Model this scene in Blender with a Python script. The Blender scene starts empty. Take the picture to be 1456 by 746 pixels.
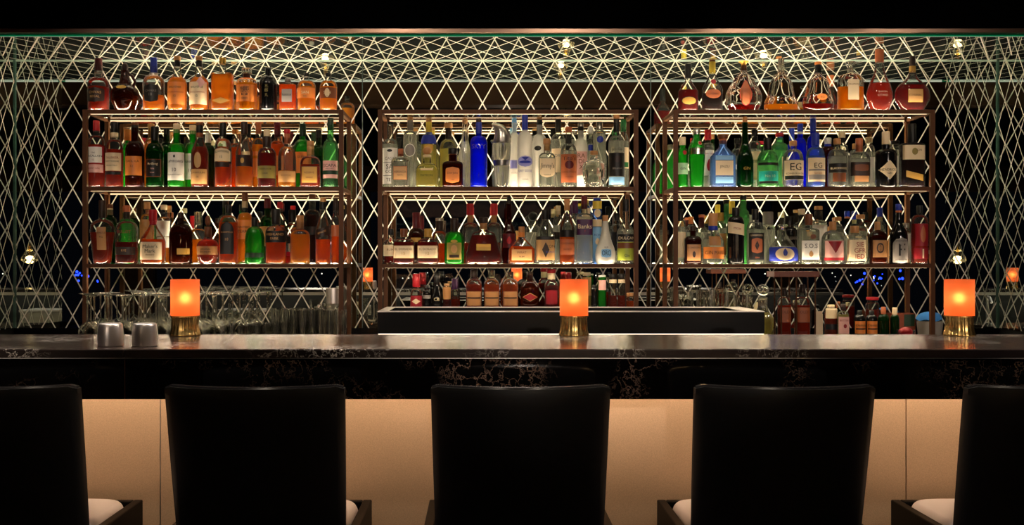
import bpy, bmesh, math, random
from mathutils import Vector
random.seed(7)
SC = bpy.context.scene
COL = SC.collection
PI = math.pi

# ------------------------------------------------------------------ view
FPX, VX, VY, CAMZ = 1450.0, 684.0, 370.0, 1.32
def wx(px, d): return (px - VX) * d / FPX
def wz(py, d): return CAMZ + (VY - py) * d / FPX
cam = bpy.data.cameras.new('camera')
cam.sensor_width = 36.0
cam.lens = 36.0 * FPX / 1456.0
cam.shift_x = (728 - VX) / 1456.0
cam.shift_y = -(373 - VY) / 1456.0
cam.clip_start = 0.05
camo = bpy.data.objects.new('camera', cam)
COL.objects.link(camo)
camo.location = (0, 0, CAMZ)
camo.rotation_euler = (PI / 2, 0, 0)
SC.camera = camo

# ------------------------------------------------------------------ materials
def lin(h):
    c = [int(h[i:i + 2], 16) / 255 for i in (0, 2, 4)]
    return tuple(x / 12.92 if x <= .04045 else ((x + .055) / 1.055) ** 2.4 for x in c) + (1,)
MATS = {}
def newmat(name):
    m = bpy.data.materials.new(name)
    m.use_nodes = True
    nt = m.node_tree
    for n in list(nt.nodes): nt.nodes.remove(n)
    out = nt.nodes.new('ShaderNodeOutputMaterial')
    MATS[name] = m
    def N(t, **kw):
        n = nt.nodes.new('ShaderNode' + t)
        for k, v in kw.items():
            if k.startswith('i_'): n.inputs[k[2:].replace('_', ' ')].default_value = v
            else: setattr(n, k, v)
        return n
    def L(a, b): nt.links.new(a, b)
    return m, N, L, out
def plain(name, col, rough=.5, metal=0, spec=.5, coat=0):
    m, N, L, out = newmat(name)
    p = N('BsdfPrincipled')
    p.inputs['Base Color'].default_value = lin(col)
    p.inputs['Roughness'].default_value = rough
    p.inputs['Metallic'].default_value = metal
    p.inputs['Specular IOR Level'].default_value = spec
    p.inputs['Coat Weight'].default_value = coat
    L(p.outputs[0], out.inputs[0])
    return m
def math_(N, L, op, a, b=None, c=None):
    n = N('Math', operation=op)
    for i, v in enumerate((a, b, c)):
        if v is None: continue
        if isinstance(v, (int, float)): n.inputs[i].default_value = v
        else: L(v, n.inputs[i])
    return n.outputs[0]
def emis(name, col, s):
    m, N, L, out = newmat(name)
    e = N('Emission'); e.inputs[0].default_value = lin(col); e.inputs[1].default_value = s
    L(e.outputs[0], out.inputs[0]); return m

PAL = dict(cream='e6cfa8', white='f0ece2', tan='c2935c', orange='d8803a', gold='bd9040', black='0b0a0a', dkbrown='2a1812',
           brown='6b3a1e', red='a81420', burg='560e18', blue='1c2f96', ltblue='7fb4e0', grey='87807a', olive='8a7a3e',
           green='237038', teal='1fa695', purple='431646', copper='b0603a', cork='b98352', pink='dea9a0', palegreen='a9d8a8',
           lilac='8f8fd0', yellow='e0c040', ink='141110', redink='8c1420', dkgreen='12301c', kraft='a87648', limegreen='9aa83a')
for k, v in PAL.items(): plain('paint_' + k, v, .45, 0, .4)
plain('paint_silver', 'c8c4be', .28, 1)
plain('paint_goldm', 'd8a850', .3, 1)

def thin_glass(name, tint, trans=.05, rough=.02, edge_white=0, fr=1.0, tcol=None):
    """hollow glass: tinted see-through wall with a fresnel gloss and a little scattered light"""
    m, N, L, out = newmat(name)
    tr = N('BsdfTransparent'); tr.inputs[0].default_value = lin(tint)
    tl = N('BsdfTranslucent'); tl.inputs[0].default_value = lin(tcol or tint)
    df = N('BsdfDiffuse'); df.inputs[0].default_value = lin(tcol or tint)
    sc = N('MixShader'); sc.inputs[0].default_value = .4
    L(tl.outputs[0], sc.inputs[1]); L(df.outputs[0], sc.inputs[2])
    a = N('MixShader')
    lw = N('LayerWeight'); lw.inputs[0].default_value = .35
    # thick glass at the outline gathers more scattered light
    e = math_(N, L, 'MULTIPLY_ADD', math_(N, L, 'POWER', lw.outputs['Facing'], 2.5), .22 * fr, trans)
    e = math_(N, L, 'MINIMUM', e, 1.0)
    L(e, a.inputs[0])
    L(tr.outputs[0], a.inputs[1]); L(sc.outputs[0], a.inputs[2])
    gl = N('BsdfGlossy'); gl.inputs['Roughness'].default_value = rough
    f = N('Fresnel'); f.inputs[0].default_value = 1.5
    b = N('MixShader'); L(f.outputs[0], b.inputs[0]); L(a.outputs[0], b.inputs[1]); L(gl.outputs[0], b.inputs[2])
    L(b.outputs[0], out.inputs[0])
    return m
def clear_solid(name, tint, edge_white):
    m, N, L, out = newmat(name)
    g = N('BsdfGlass'); g.inputs['Color'].default_value = lin(tint); g.inputs['IOR'].default_value = 1.48; g.inputs['Roughness'].default_value = .0
    d = N('BsdfDiffuse'); d.inputs[0].default_value = lin('ffffff')
    lw = N('LayerWeight'); lw.inputs[0].default_value = .4
    f = math_(N, L, 'MULTIPLY', math_(N, L, 'POWER', lw.outputs['Facing'], 2.0), edge_white)  # outline whitened in the colour so the glass edges look brightly lit
    a = N('MixShader'); L(f, a.inputs[0]); L(g.outputs[0], a.inputs[1]); L(d.outputs[0], a.inputs[2])
    L(a.outputs[0], out.inputs[0])
thin_glass('glass_clear', 'f6f8f2', .015, fr=2.0, tcol='ffffff')
clear_solid('glass_crystal', 'fafaf6', .10)
thin_glass('glass_green', '58b450', .30, tcol='38c040')
thin_glass('glass_ltgreen', 'a8e0a8', .16, tcol='80e090')
thin_glass('glass_dgreen', '2c6030', .22, tcol='1c7028')
thin_glass('glass_brown', '5c2408', .30, tcol='641e08')
thin_glass('glass_blue', '2038d8', .45, tcol='1228f0')
thin_glass('glass_ltblue', 'a0c0f0', .16, tcol='80a8f8')
thin_glass('glass_burg', '4c0c10', .4, tcol='60080c')
thin_glass('glass_frost', 'f0eee8', .72, .35, tcol='f6f2ea')
clear_solid('glass_rock', 'fafaf6', .16)
plain('glass_black', '0a0a0b', .12, 0, .5)
thin_glass('glass_shelf', 'f2f8f4', .004, .03, fr=.02, tcol='f0f8f0')

def liquid(name, col, mixd=.45, ior=1.36, rcol=None):
    m, N, L, out = newmat(name)
    rf = N('BsdfRefraction'); rf.inputs['Color'].default_value = lin(rcol or col)
    rf.inputs['IOR'].default_value = ior; rf.inputs['Roughness'].default_value = .02
    tl = N('BsdfTranslucent'); tl.inputs[0].default_value = lin(col)
    df = N('BsdfDiffuse'); df.inputs[0].default_value = lin(col)
    s = N('MixShader'); s.inputs[0].default_value = .45
    L(tl.outputs[0], s.inputs[1]); L(df.outputs[0], s.inputs[2])
    a = N('MixShader'); a.inputs[0].default_value = mixd
    L(rf.outputs[0], a.inputs[1]); L(s.outputs[0], a.inputs[2])
    L(a.outputs[0], out.inputs[0])
liquid('liquid_lamber', 'ffa818', 0.5, rcol='f8c060')
liquid('liquid_amber', 'f87808', 0.5, rcol='f09038')
liquid('liquid_ramber', 'c83c08', 0.5, rcol='d85020')
liquid('liquid_dred', 'a0140c', 0.5, rcol='a82018')
liquid('liquid_dbrown', '3c1004', 0.5, rcol='561c0c')
liquid('liquid_pale', 'f0e48c', .4, rcol='f4ecb8')
liquid('liquid_water', 'fcfcf6', .24, 1.33, rcol='f8f8f4')
liquid('liquid_teal', '30c8b4', .4)
liquid('liquid_blue', '3048e0', .4)

# mirror with a frosted lattice etched into it (object coordinates: x along, second axis across)
def lattice_mirror(name, ax, ay, x0, y0, veil=0.0, px=.1182, py=.2085, width=.0056):
    m, N, L, out = newmat(name)
    tc = N('TexCoord'); sp = N('SeparateXYZ'); L(tc.outputs['Object'], sp.inputs[0])
    u = math_(N, L, 'DIVIDE', math_(N, L, 'SUBTRACT', sp.outputs[ax], x0), px)
    v = math_(N, L, 'DIVIDE', math_(N, L, 'SUBTRACT', sp.outputs[ay], y0), py)
    hw = width / 2 * math.sqrt(1 / px ** 2 + 1 / py ** 2)
    def line(t):
        f = math_(N, L, 'FRACT', math_(N, L, 'ADD', t, 100.5))
        return math_(N, L, 'LESS_THAN', math_(N, L, 'ABSOLUTE', math_(N, L, 'SUBTRACT', f, .5)), hw)
    l = math_(N, L, 'MAXIMUM', line(math_(N, L, 'ADD', u, v)), line(math_(N, L, 'SUBTRACT', u, v)))
    g = N('BsdfGlossy'); g.inputs['Color'].default_value = (.72, .78, .74, 1); g.inputs['Roughness'].default_value = 0.0
    d = N('BsdfDiffuse'); d.inputs['Color'].default_value = (.74, .70, .60, 1)
    mx = N('MixShader'); L(l, mx.inputs[0]); L(g.outputs[0], mx.inputs[1]); L(d.outputs[0], mx.inputs[2])
    if veil:  # even grey-green veil mixed over the mirror as diffuse colour
        dd = N('BsdfDiffuse'); dd.inputs['Color'].default_value = (.6, .66, .62, 1)
        ms = N('MixShader'); ms.inputs[0].default_value = veil; L(g.outputs[0], ms.inputs[1]); L(dd.outputs[0], ms.inputs[2]); L(ms.outputs[0], mx.inputs[1])
    L(mx.outputs[0], out.inputs[0]); return m

def marble(name, base, vein, rough, amt=1.0, scale=5):
    m, N, L, out = newmat(name)
    tc = N('TexCoord'); mp = N('Mapping'); L(tc.outputs['Object'], mp.inputs[0])
    nz = N('TexNoise'); nz.inputs['Scale'].default_value = scale; nz.inputs['Detail'].default_value = 8; nz.inputs['Roughness'].default_value = .62
    L(mp.outputs[0], nz.inputs['Vector'])
    vo = N('TexVoronoi', feature='DISTANCE_TO_EDGE'); vo.inputs['Scale'].default_value = scale * 3.2
    ad = N('VectorMath', operation='MULTIPLY_ADD'); L(nz.outputs['Color'], ad.inputs[0]); ad.inputs[1].default_value = (.42, .42, .42); L(mp.outputs[0], ad.inputs[2])
    L(ad.outputs[0], vo.inputs['Vector'])
    v = math_(N, L, 'SUBTRACT', 1.0, math_(N, L, 'MINIMUM', math_(N, L, 'MULTIPLY', vo.outputs['Distance'], 14.0), 1.0))
    v = math_(N, L, 'POWER', v, 3.0)
    n2 = N('TexNoise'); n2.inputs['Scale'].default_value = scale * .55; n2.inputs['Detail'].default_value = 5; L(mp.outputs[0], n2.inputs['Vector'])
    k = N('MapRange'); L(n2.outputs[0], k.inputs[0]); k.inputs[1].default_value = .5; k.inputs[2].default_value = .74
    v = math_(N, L, 'MULTIPLY', math_(N, L, 'MULTIPLY', v, k.outputs[0]), amt)
    mc = N('MixRGB'); L(v, mc.inputs[0]); mc.inputs[1].default_value = lin(base); mc.inputs[2].default_value = lin(vein)
    p = N('BsdfPrincipled'); L(mc.outputs[0], p.inputs['Base Color']); p.inputs['Roughness'].default_value = rough
    L(p.outputs[0], out.inputs[0]); return m
marble('marble_top', '2c2421', 'fff4e6', .19, 2.2, 7)
marble('marble_apron', '060505', 'c8a490', .07, 1.1, 6)

def speckle_metal(name, base, rough):
    m, N, L, out = newmat(name)
    tc = N('TexCoord'); nz = N('TexNoise'); nz.inputs['Scale'].default_value = 600; L(tc.outputs['Object'], nz.inputs['Vector'])
    r = N('MapRange'); L(nz.outputs[0], r.inputs[0]); r.inputs[1].default_value = .3; r.inputs[2].default_value = .7; r.inputs[3].default_value = .88; r.inputs[4].default_value = 1.1
    mc = N('MixRGB', blend_type='MULTIPLY'); mc.inputs[0].default_value = 1; mc.inputs[1].default_value = lin(base); L(r.outputs[0], mc.inputs[2])
    p = N('BsdfPrincipled'); L(mc.outputs[0], p.inputs['Base Color']); p.inputs['Roughness'].default_value = rough; p.inputs['Metallic'].default_value = .35
    L(p.outputs[0], out.inputs[0]); return m
speckle_metal('bronze_panel', 'd0b294', .5)
plain('bronze_frame', '54321a', .55, 0, .2)
plain('trim_metal', 'b09080', .3, 1)
plain('soffit_black', '030303', .9, 0, 0)
plain('board_black', '050404', .18, 0, .35)
plain('leather_black', '050505', .55, 0, .3)
plain('wood_black', '030303', .5, 0, .12)
plain('leather_lit_edge', '1c1a1a', .2, 0, .7)  # paler, glossier leather for the highlight along the backrest top
plain('seat_white', 'd9d0ce', .7, 0, .2)
plain('brass', 'f4cc80', .26, 1)
plain('steel', 'e2dad4', .36, 1)
plain('dark_floor', '120e0c', .35)
plain('room_brown', '5a3a22', .6)
plain('room_dark', '0c0a0a', .7)
plain('wood_red', '7a3414', .45)
plain('cloth_blue', '3f7fc8', .85, 0, .1)
plain('bin_white', 'b8b0a4', .5)
thin_glass('teal_edge', '58d8b8', .5, .1, tcol='40d8b0')
plain('edge_grey', '3c5a50', .3)
thin_glass('window_pane', 'd8dce0', .0, .0, fr=0)
emis('led_shelf', 'ffd9a6', 3.0)
emis('led_back', 'ffd2a0', 1.3)
emis('led_soffit', 'f6f0d8', .6)
emis('led_under', 'ffdab4', 25)
emis('led_bench', 'fff0d8', 9)
emis('led_trough', 'ffe4c4', 2.2)
emis('lamp_bulb', 'ffd488', 60)
emis('pendant_bulb', 'ffcc88', 60)
emis('city_blue', '2038ff', 10)
emis('city_white', 'ffe8d0', 6)
def shade_mat():
    m, N, L, out = newmat('lamp_shade')
    tl = N('BsdfTranslucent'); tl.inputs[0].default_value = (1, .47, .33, 1)
    rf = N('BsdfRefraction'); rf.inputs['Color'].default_value = (1, .62, .42, 1); rf.inputs['IOR'].default_value = 1.22; rf.inputs['Roughness'].default_value = .8
    df = N('BsdfDiffuse'); df.inputs[0].default_value = (.9, .25, .07, 1)
    a = N('MixShader'); a.inputs[0].default_value = .5; L(tl.outputs[0], a.inputs[1]); L(rf.outputs[0], a.inputs[2])
    b = N('MixShader'); b.inputs[0].default_value = .15; L(a.outputs[0], b.inputs[1]); L(df.outputs[0], b.inputs[2])
    L(b.outputs[0], out.inputs[0])
shade_mat()

# ------------------------------------------------------------------ objects
def tag(o, label, cat, group=None):
    o['label'] = label; o['category'] = cat
    if group: o['group'] = group
    return o
def thing(name, label, cat, loc, rz=0, group=None):
    o = bpy.data.objects.new(name, None); COL.objects.link(o)
    o.empty_display_size = .05
    o.location = loc; o.rotation_euler = (0, 0, rz)
    return tag(o, label, cat, group)
def link(name, me, parent=None, loc=None, label=None):
    o = bpy.data.objects.new(name, me); COL.objects.link(o)
    if parent is not None: o.parent = parent
    if loc: o.location = loc
    if label: o['label'] = label
    return o
class MB:
    """collects geometry for ONE mesh"""
    def __init__(s): s.v = []; s.f = []; s.m = []; s.sm = []; s.mats = []
    def mi(s, mat):
        if mat not in s.mats: s.mats.append(mat)
        return s.mats.index(mat)
    def add(s, vs, fs, mat, smooth=False):
        b = len(s.v); s.v += [tuple(v) for v in vs]; k = s.mi(mat)
        for f in fs: s.f.append([i + b for i in f]); s.m.append(k); s.sm.append(smooth)
        return s
    def box(s, x0, x1, y0, y1, z0, z1, mat, bev=0.0, seg=2):
        bm = bmesh.new()
        bmesh.ops.create_cube(bm, size=1)
        for v in bm.verts:
            v.co = Vector(((x0 + x1) / 2 + v.co.x * (x1 - x0), (y0 + y1) / 2 + v.co.y * (y1 - y0), (z0 + z1) / 2 + v.co.z * (z1 - z0)))
        if bev: bmesh.ops.bevel(bm, geom=bm.edges[:], offset=bev, segments=seg, affect='EDGES', profile=.5)
        s.bm(bm, mat, False); return s
    def bm(s, bm, mat, smooth=False):
        bm.verts.index_update()
        s.add([v.co[:] for v in bm.verts], [[v.index for v in f.verts] for f in bm.faces], mat, smooth); bm.free()
    def lathe(s, prof, mat, n=24, cx=0, cy=0, cz=0, cap=True, smooth=True, flute=0, nf=0):
        vs = []; fs = []
        for (z, r) in prof:
            for i in range(n):
                a = 2 * PI * i / n
                rr = r * (1 + flute * math.cos(nf * a))
                vs.append((cx + rr * math.cos(a), cy + rr * math.sin(a), cz + z))
        for j in range(len(prof) - 1):
            for i in range(n):
                k = (i + 1) % n
                fs.append((j * n + i, j * n + k, (j + 1) * n + k, (j + 1) * n + i))
        if cap:
            fs.append(tuple(range(n - 1, -1, -1))); fs.append(tuple((len(prof) - 1) * n + i for i in range(n)))
        return s.add(vs, fs, mat, smooth)
    def tube(s, pts, r, mat, n=8, r2=None):
        vs = []; fs = []; P = [Vector(p) for p in pts]
        for j, p in enumerate(P):
            t = (P[min(j + 1, len(P) - 1)] - P[max(j - 1, 0)]).normalized()
            a = t.cross(Vector((0, 1, 0)));
            if a.length < .1: a = t.cross(Vector((1, 0, 0)))
            a.normalize(); b = t.cross(a)
            rr = r if r2 is None else r + (r2 - r) * j / (len(P) - 1)
            for i in range(n):
                q = p + a * rr * math.cos(2 * PI * i / n) + b * rr * math.sin(2 * PI * i / n); vs.append(q[:])
        for j in range(len(P) - 1):
            for i in range(n):
                k = (i + 1) % n; fs.append((j * n + i, j * n + k, (j + 1) * n + k, (j + 1) * n + i))
        fs.append(tuple(range(n))); fs.append(tuple((len(P) - 1) * n + i for i in range(n - 1, -1, -1)))
        return s.add(vs, fs, mat, True)
    def mesh(s, name):
        me = bpy.data.meshes.new(name)
        me.from_pydata(s.v, [], s.f)
        for mt in s.mats: me.materials.append(MATS[mt])
        me.polygons.foreach_set('material_index', s.m)
        me.polygons.foreach_set('use_smooth', s.sm)
        me.update()
        me.set_sharp_from_angle(angle=math.radians(50))
        me.polygons.foreach_set('use_smooth', s.sm)
        return me
    def fixn(s, me):
        bm = bmesh.new(); bm.from_mesh(me); bmesh.ops.recalc_face_normals(bm, faces=bm.faces[:]); bm.to_mesh(me); bm.free(); return me
    def obj(s, name, parent=None, loc=None, label=None, fix=True):
        me = s.mesh(name)
        if fix: s.fixn(me)
        return link(name, me, parent, loc, label)
def struct(name, mb, loc=None):
    o = mb.obj(name, None, loc); o['kind'] = 'structure'; return o

# ------------------------------------------------------------------ lettering
TXT = {}
def text_mesh(s):
    """flat lettering, centred on its own middle, cap height 1"""
    if s in TXT: return TXT[s]
    cu = bpy.data.curves.new('lettering', 'FONT'); cu.body = s; cu.size = 1; cu.resolution_u = 2
    ob = bpy.data.objects.new('lettering', cu); COL.objects.link(ob)
    dg = bpy.context.evaluated_depsgraph_get(); dg.update()
    ev = ob.evaluated_get(dg); me = ev.to_mesh()
    vs = [v.co[:2] for v in me.vertices]; fs = [list(p.vertices) for p in me.polygons]
    ev.to_mesh_clear(); bpy.data.objects.remove(ob); bpy.data.curves.remove(cu)
    xs = [v[0] for v in vs]; ys = [v[1] for v in vs]
    mx, my, h = (min(xs) + max(xs)) / 2, (min(ys) + max(ys)) / 2, max(ys) - min(ys)
    TXT[s] = ([((x - mx) / h, (y - my) / h) for x, y in vs], fs, (max(xs) - min(xs)) / h)
    return TXT[s]

# ------------------------------------------------------------------ bottles
ZCL = CAMZ + .979
ZT, ZM, ZL, ZC = 2.003, 1.653, 1.304, 0.960        # top, middle and low shelf, back counter
SHELF = dict(LT=(ZT, 'bottles on top of the left rack'), LM=(ZM, 'bottles on the middle shelf of the left rack'),
             LL=(ZL, 'bottles on the low shelf of the left rack'), MM=(ZM, 'bottles on the middle shelf of the centre rack'),
             ML=(ZL, 'bottles on the low shelf of the centre rack'), RT=(ZT, 'decanters on top of the right rack'),
             RM=(ZM, 'bottles on the middle shelf of the right rack'), RL=(ZL, 'bottles on the low shelf of the right rack'),
             MB=(ZC, 'bottles behind the black trough'), RB=(ZC, 'bottles on the back counter under the right rack'))
KIND = dict(LT='whisky_bottle', LM='whisky_bottle', LL='whisky_bottle', MM='spirit_bottle', ML='rum_bottle', RT='cognac_decanter',
            RM='gin_bottle', RL='gin_bottle', MB='liqueur_bottle', RB='bitters_bottle')
ROWD = dict(f=4.672, g=4.69, m=4.745, n=4.79, b=4.835)
def smooth_prof(pts, n=26):
    """monotone smooth curve through (z, r) points"""
    out = []
    P = sorted(pts)
    zs = [p[0] for p in P]; rs = [p[1] for p in P]
    m = []
    for i in range(len(P)):
        if i == 0 or i == len(P) - 1: m.append(0.0 if i else (rs[1] - rs[0]) / (zs[1] - zs[0]))
        else:
            d0 = (rs[i] - rs[i - 1]) / (zs[i] - zs[i - 1]); d1 = (rs[i + 1] - rs[i]) / (zs[i + 1] - zs[i])
            m.append(0 if d0 * d1 <= 0 else 2 * d0 * d1 / (d0 + d1))
    for i in range(len(P) - 1):
        h = zs[i + 1] - zs[i]; k = max(2, int(n * h / (zs[-1] - zs[0])) + 1)
        for j in range(k):
            t = j / k
            r = (2*t**3-3*t*t+1)*rs[i] + (t**3-2*t*t+t)*h*m[i] + (-2*t**3+3*t*t)*rs[i+1] + (t**3-t*t)*h*m[i+1]
            out.append((zs[i] + t * h, r))
    out.append((zs[-1], rs[-1]))
    return out
def B(shelf, row, x0, x1, top, sh, nb, nw, cb, glass, liq, fill, caps, labels, desc, style='o', n=2.0, dep=1.0, prof=None,
      flute=0, nf=0, name=None, cat='bottle', extra=None, zb=None):
    zbase, group = SHELF[shelf]
    if zb: zbase = zb
    d = ROWD[row] if isinstance(row, str) else row
    k = d / FPX
    zo = zbase + .0006
    lim = {'M': ZT, 'L': ZM}.get(shelf[1], 9 if shelf[1] == 'B' else ZCL) - .010 - zo
    ztop = max([wz(c[0], d) - zo for c in caps] + [wz(top, d) - zo])
    zmid = (wz(sh, d) - zo) if sh else ztop * .5
    def Z(y):                                          # necks stay clear of the shelf above
        z = wz(y, d) - zo
        return z if ztop <= lim or z <= zmid else zmid + (z - zmid) * (lim - zmid) / (ztop - zmid)
    R = (x1 - x0) / 2 * k; cx = wx((x0 + x1) / 2, d); rn = nw / 2 * k
    root = thing(name or KIND[shelf], desc, cat, (cx, d, zo), 0, group)
    zc, zn, zs = Z(cb), Z(nb), Z(sh)
    zc = max(zc, zn + .002)
    if prof:
        pts = [(0.0, prof[0][1] / 2 * k)] + [(Z(y), w / 2 * k) for y, w in prof[1:]]
        P = smooth_prof(pts)
        R = max(r for z, r in P)
    else:
        P = [(0, R * .93), (.003, R * .985), (.007, R)]
        nm = 4
        for i in range(1, nm + 1): P.append((.007 + (zs - .007) * i / nm, R))
        K = 9
        for i in range(1, K + 1):
            t = i / K
            if style == 'o': f = math.sqrt(max(0, 1 - t ** 2.2)) if t < 1 else 0
            elif style == 's': f = .5 + .5 * math.cos(PI * t)
            elif style == 'l': f = 1 - t
            else: f = (max(0, 1 - t ** 4)) ** .5
            P.append((zs + (zn - zs) * t, rn + (R - rn) * f))
        for i in range(1, 4): P.append((zn + (zc - zn) * i / 3, rn))
        if caps and zc - zn > .012: P[-1] = (zc, rn); P.insert(-1, (zc - .006, rn * 1.0))
    H = P[-1][0]
    def rad(z):
        z = min(max(z, 0), H)
        for i in range(len(P) - 1):
            if P[i][0] <= z <= P[i + 1][0]:
                t = (z - P[i][0]) / max(1e-9, P[i + 1][0] - P[i][0]); return P[i][1] + (P[i + 1][1] - P[i][1]) * t
        return P[-1][1]
    def sec(r):
        b = min(1, max(0, (r - rn) / max(1e-6, (R - rn) * .8)))
        return 2 + (n - 2) * b, 1 + (dep - 1) * b
    NS = 40 if nf else 28
    def skin(prof_, sc, mat, mb, off=0):
        vs = []; fs = []
        for z, r in prof_:
            nn, dd = sec(r)
            for i in range(NS):
                a = 2 * PI * (i + .5) / NS; c, s_ = math.cos(a), math.sin(a)
                q = r * sc * (1 + flute * (math.cos(nf * a) if nf else 0) * min(1, max(0, (r - rn) / (R - rn + 1e-6) * 2)))
                vs.append((math.copysign(q * abs(c) ** (2 / nn), c), math.copysign(q * dd * abs(s_) ** (2 / nn), s_), z))
        M = len(prof_)
        for j in range(M - 1):
            for i in range(NS):
                e = (i + 1) % NS; fs.append((j * NS + i, j * NS + e, (j + 1) * NS + e, (j + 1) * NS + i))
        fs.append(tuple(range(NS - 1, -1, -1))); fs.append(tuple((M - 1) * NS + i for i in range(NS)))
        mb.add(vs, fs, mat, True)
    mb = MB(); skin(P, 1, glass, mb)
    if extra and 'push' in extra:                      # dents pressed into the glass (eye sockets ...)
        vv = []
        for v in mb.v:
            x, y, z = v
            for (px, pz, pr, dp) in extra['push']:
                if y < 0:
                    q = ((x / R - px) ** 2 + (z / H - pz) ** 2) / pr ** 2
                    y += dp * R * math.exp(-q * 1.6)
            vv.append((x, y, z))
        mb.v = vv
    mb.obj('glass_body', root)
    if liq:
        zf = min(Z(fill), H * .97); z0 = max(.005, H * .022)
        Q = [(z0, rad(z0) * .99)] + [(z, r) for z, r in P if z0 < z < zf - .001] + [(zf, rad(zf))]
        mb = MB(); skin(Q, .945, liq, mb); mb.obj('liquid', root)
    def fy(x, z, off):
        r = rad(z); nn, dd = sec(r); t = min(abs(x) / r, .999)
        return -r * dd * (1 - t ** nn) ** (1 / nn) - off
    def patch(mb, xc, hw, za, zb_, mat, off, shape='rect', tilt=0, curve=0):
        NR, NC = (12, 14); vs = []; fs = []
        for j in range(NR + 1):
            v = -1 + 2 * j / NR
            w = 1.0
            if shape == 'oval': w = math.sqrt(max(0, 1 - v * v))
            elif shape == 'diamond': w = 1 - abs(v)
            elif shape == 'arch': w = math.sqrt(max(0, 1 - max(0, (v - .4) / .6) ** 2))
            elif shape == 'shield': w = math.sqrt(max(0, 1 - max(0, (-v - .5) / .5) ** 2))
            elif shape == 'drop': w = math.sqrt(max(0, 1 - v * v)) * (1 - .55 * max(0, v)) if v > -1 else 0
            elif shape == 'round': w = max(0, 1 - max(0, (abs(v) - .6) / .4) ** 2.5) ** .4
            elif shape == 'tri': w = .5 + .5 * v
            for i in range(NC + 1):
                u = -1 + 2 * i / NC
                x = xc + hw * w * (math.sin(u * PI / 2 * .93) / math.sin(PI / 2 * .93) if n < 3 else u)
                z = (za + zb_) / 2 + v * (zb_ - za) / 2 + tilt * (x - xc) / hw + curve * (1 - ((x - xc) / hw) ** 2)
                xl = rad(z) * .985; x = max(-xl, min(xl, x))
                vs.append((x, fy(x, z, off), z))
        for j in range(NR):
            for i in range(NC):
                q = j * (NC + 1) + i; fs.append((q, q + 1, q + NC + 2, q + NC + 1))
        mb.add(vs, fs, mat, True)
    def letters(mb, s, xc, zc_, h, hwmax, mat, off, tilt=0, hw=1, curve=0):
        vs, fs, wd = text_mesh(s)
        sx = min(h, 2 * hwmax / wd)
        V = []
        for (x, y) in vs:
            X = xc + x * sx; X = max(-R * .98, min(R * .98, X)); Zt = zc_ + y * h + tilt * (X - xc) / hw + curve * (1 - min(1, (x / (wd / 2)) ** 2))
            V.append((X, fy(X, Zt, off), Zt))
        mb.add(V, fs, mat)
    for lb in labels:
        y0, y1, fw, col = lb[:4]; o = lb[4] if len(lb) > 4 else {}
        xc = o.get('dx', 0) * k; hw = min(R, rad((Z(y0) + Z(y1)) / 2)) * fw
        tilt = o.get('tilt', 0) * k
        mb = MB()
        if col:
            if o.get('border'):
                patch(mb, xc, hw, Z(y1), Z(y0), 'paint_' + o['border'], .0005, o.get('shape', 'rect'), tilt, o.get('curve', 0) * k)
                ins = o.get('ins', 1.3) * k
                patch(mb, xc, hw - ins, Z(y1) + ins, Z(y0) - ins, 'paint_' + col, .0009, o.get('shape', 'rect'), tilt, o.get('curve', 0) * k)
            else:
                patch(mb, xc, hw, Z(y1), Z(y0), 'paint_' + col, .0006, o.get('shape', 'rect'), tilt, o.get('curve', 0) * k)
        for (ya, yb, w_, c_, shp) in o.get('art', []):
            patch(mb, xc, hw * w_, Z(yb), Z(ya), 'paint_' + c_, .0012, shp, tilt)
        for (s, yy, hh, c_) in o.get('txt', []):
            letters(mb, s, xc, Z(yy), hh * k, hw * .9, 'paint_' + c_, .0015, tilt, hw, o.get('tcurve', 0) * k)
        for (s, xx, yy, hh, c_) in o.get('txtx', []):
            letters(mb, s, xc + xx * k, Z(yy), hh * k, hw, 'paint_' + c_, .0015, tilt, hw)
        if mb.v: mb.obj(o.get('name', 'label' if col else 'lettering'), root, fix=False)
    for ci, c in enumerate(caps):
        ya, yb, w, mat = c[:4]; sh_ = c[4] if len(c) > 4 else ''
        za, zb_ = Z(yb), Z(ya); r = w / 2 * k; hh = zb_ - za; e = min(.0018, hh * .2, r * .3)
        if sh_ == 'ball': pr = [(za + hh * .5 * (1 - math.cos(PI * (i + .4) / 9.8)), r * math.sin(PI * (i + .4) / 9.8)) for i in range(10)]
        elif sh_ == 'flare': pr = [(za, r * .45), (za + hh * .4, r * .5), (za + hh * .8, r * .95), (zb_ - e, r), (zb_, r * .9)]
        elif sh_ == 'taper': pr = [(za, r), (za + hh * .8, r * .8), (zb_ - e, r * .76), (zb_, r * .66)]
        else: pr = [(za, r * .97), (za + e, r), (zb_ - e, r), (zb_, r - e)]
        mb = MB(); mb.lathe(pr, mat if mat in MATS else 'paint_' + mat, 20); mb.obj('cap' if ci == 0 else 'neck_wrap', root)
    if extra and 'handle' in extra:
        pts = [((x - (x0 + x1) / 2) * k, 0, Z(y)) for x, y in extra['handle']]
        mb = MB(); mb.tube(pts, 2.0 * k, glass, 8); mb.obj('handle', root)
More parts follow.
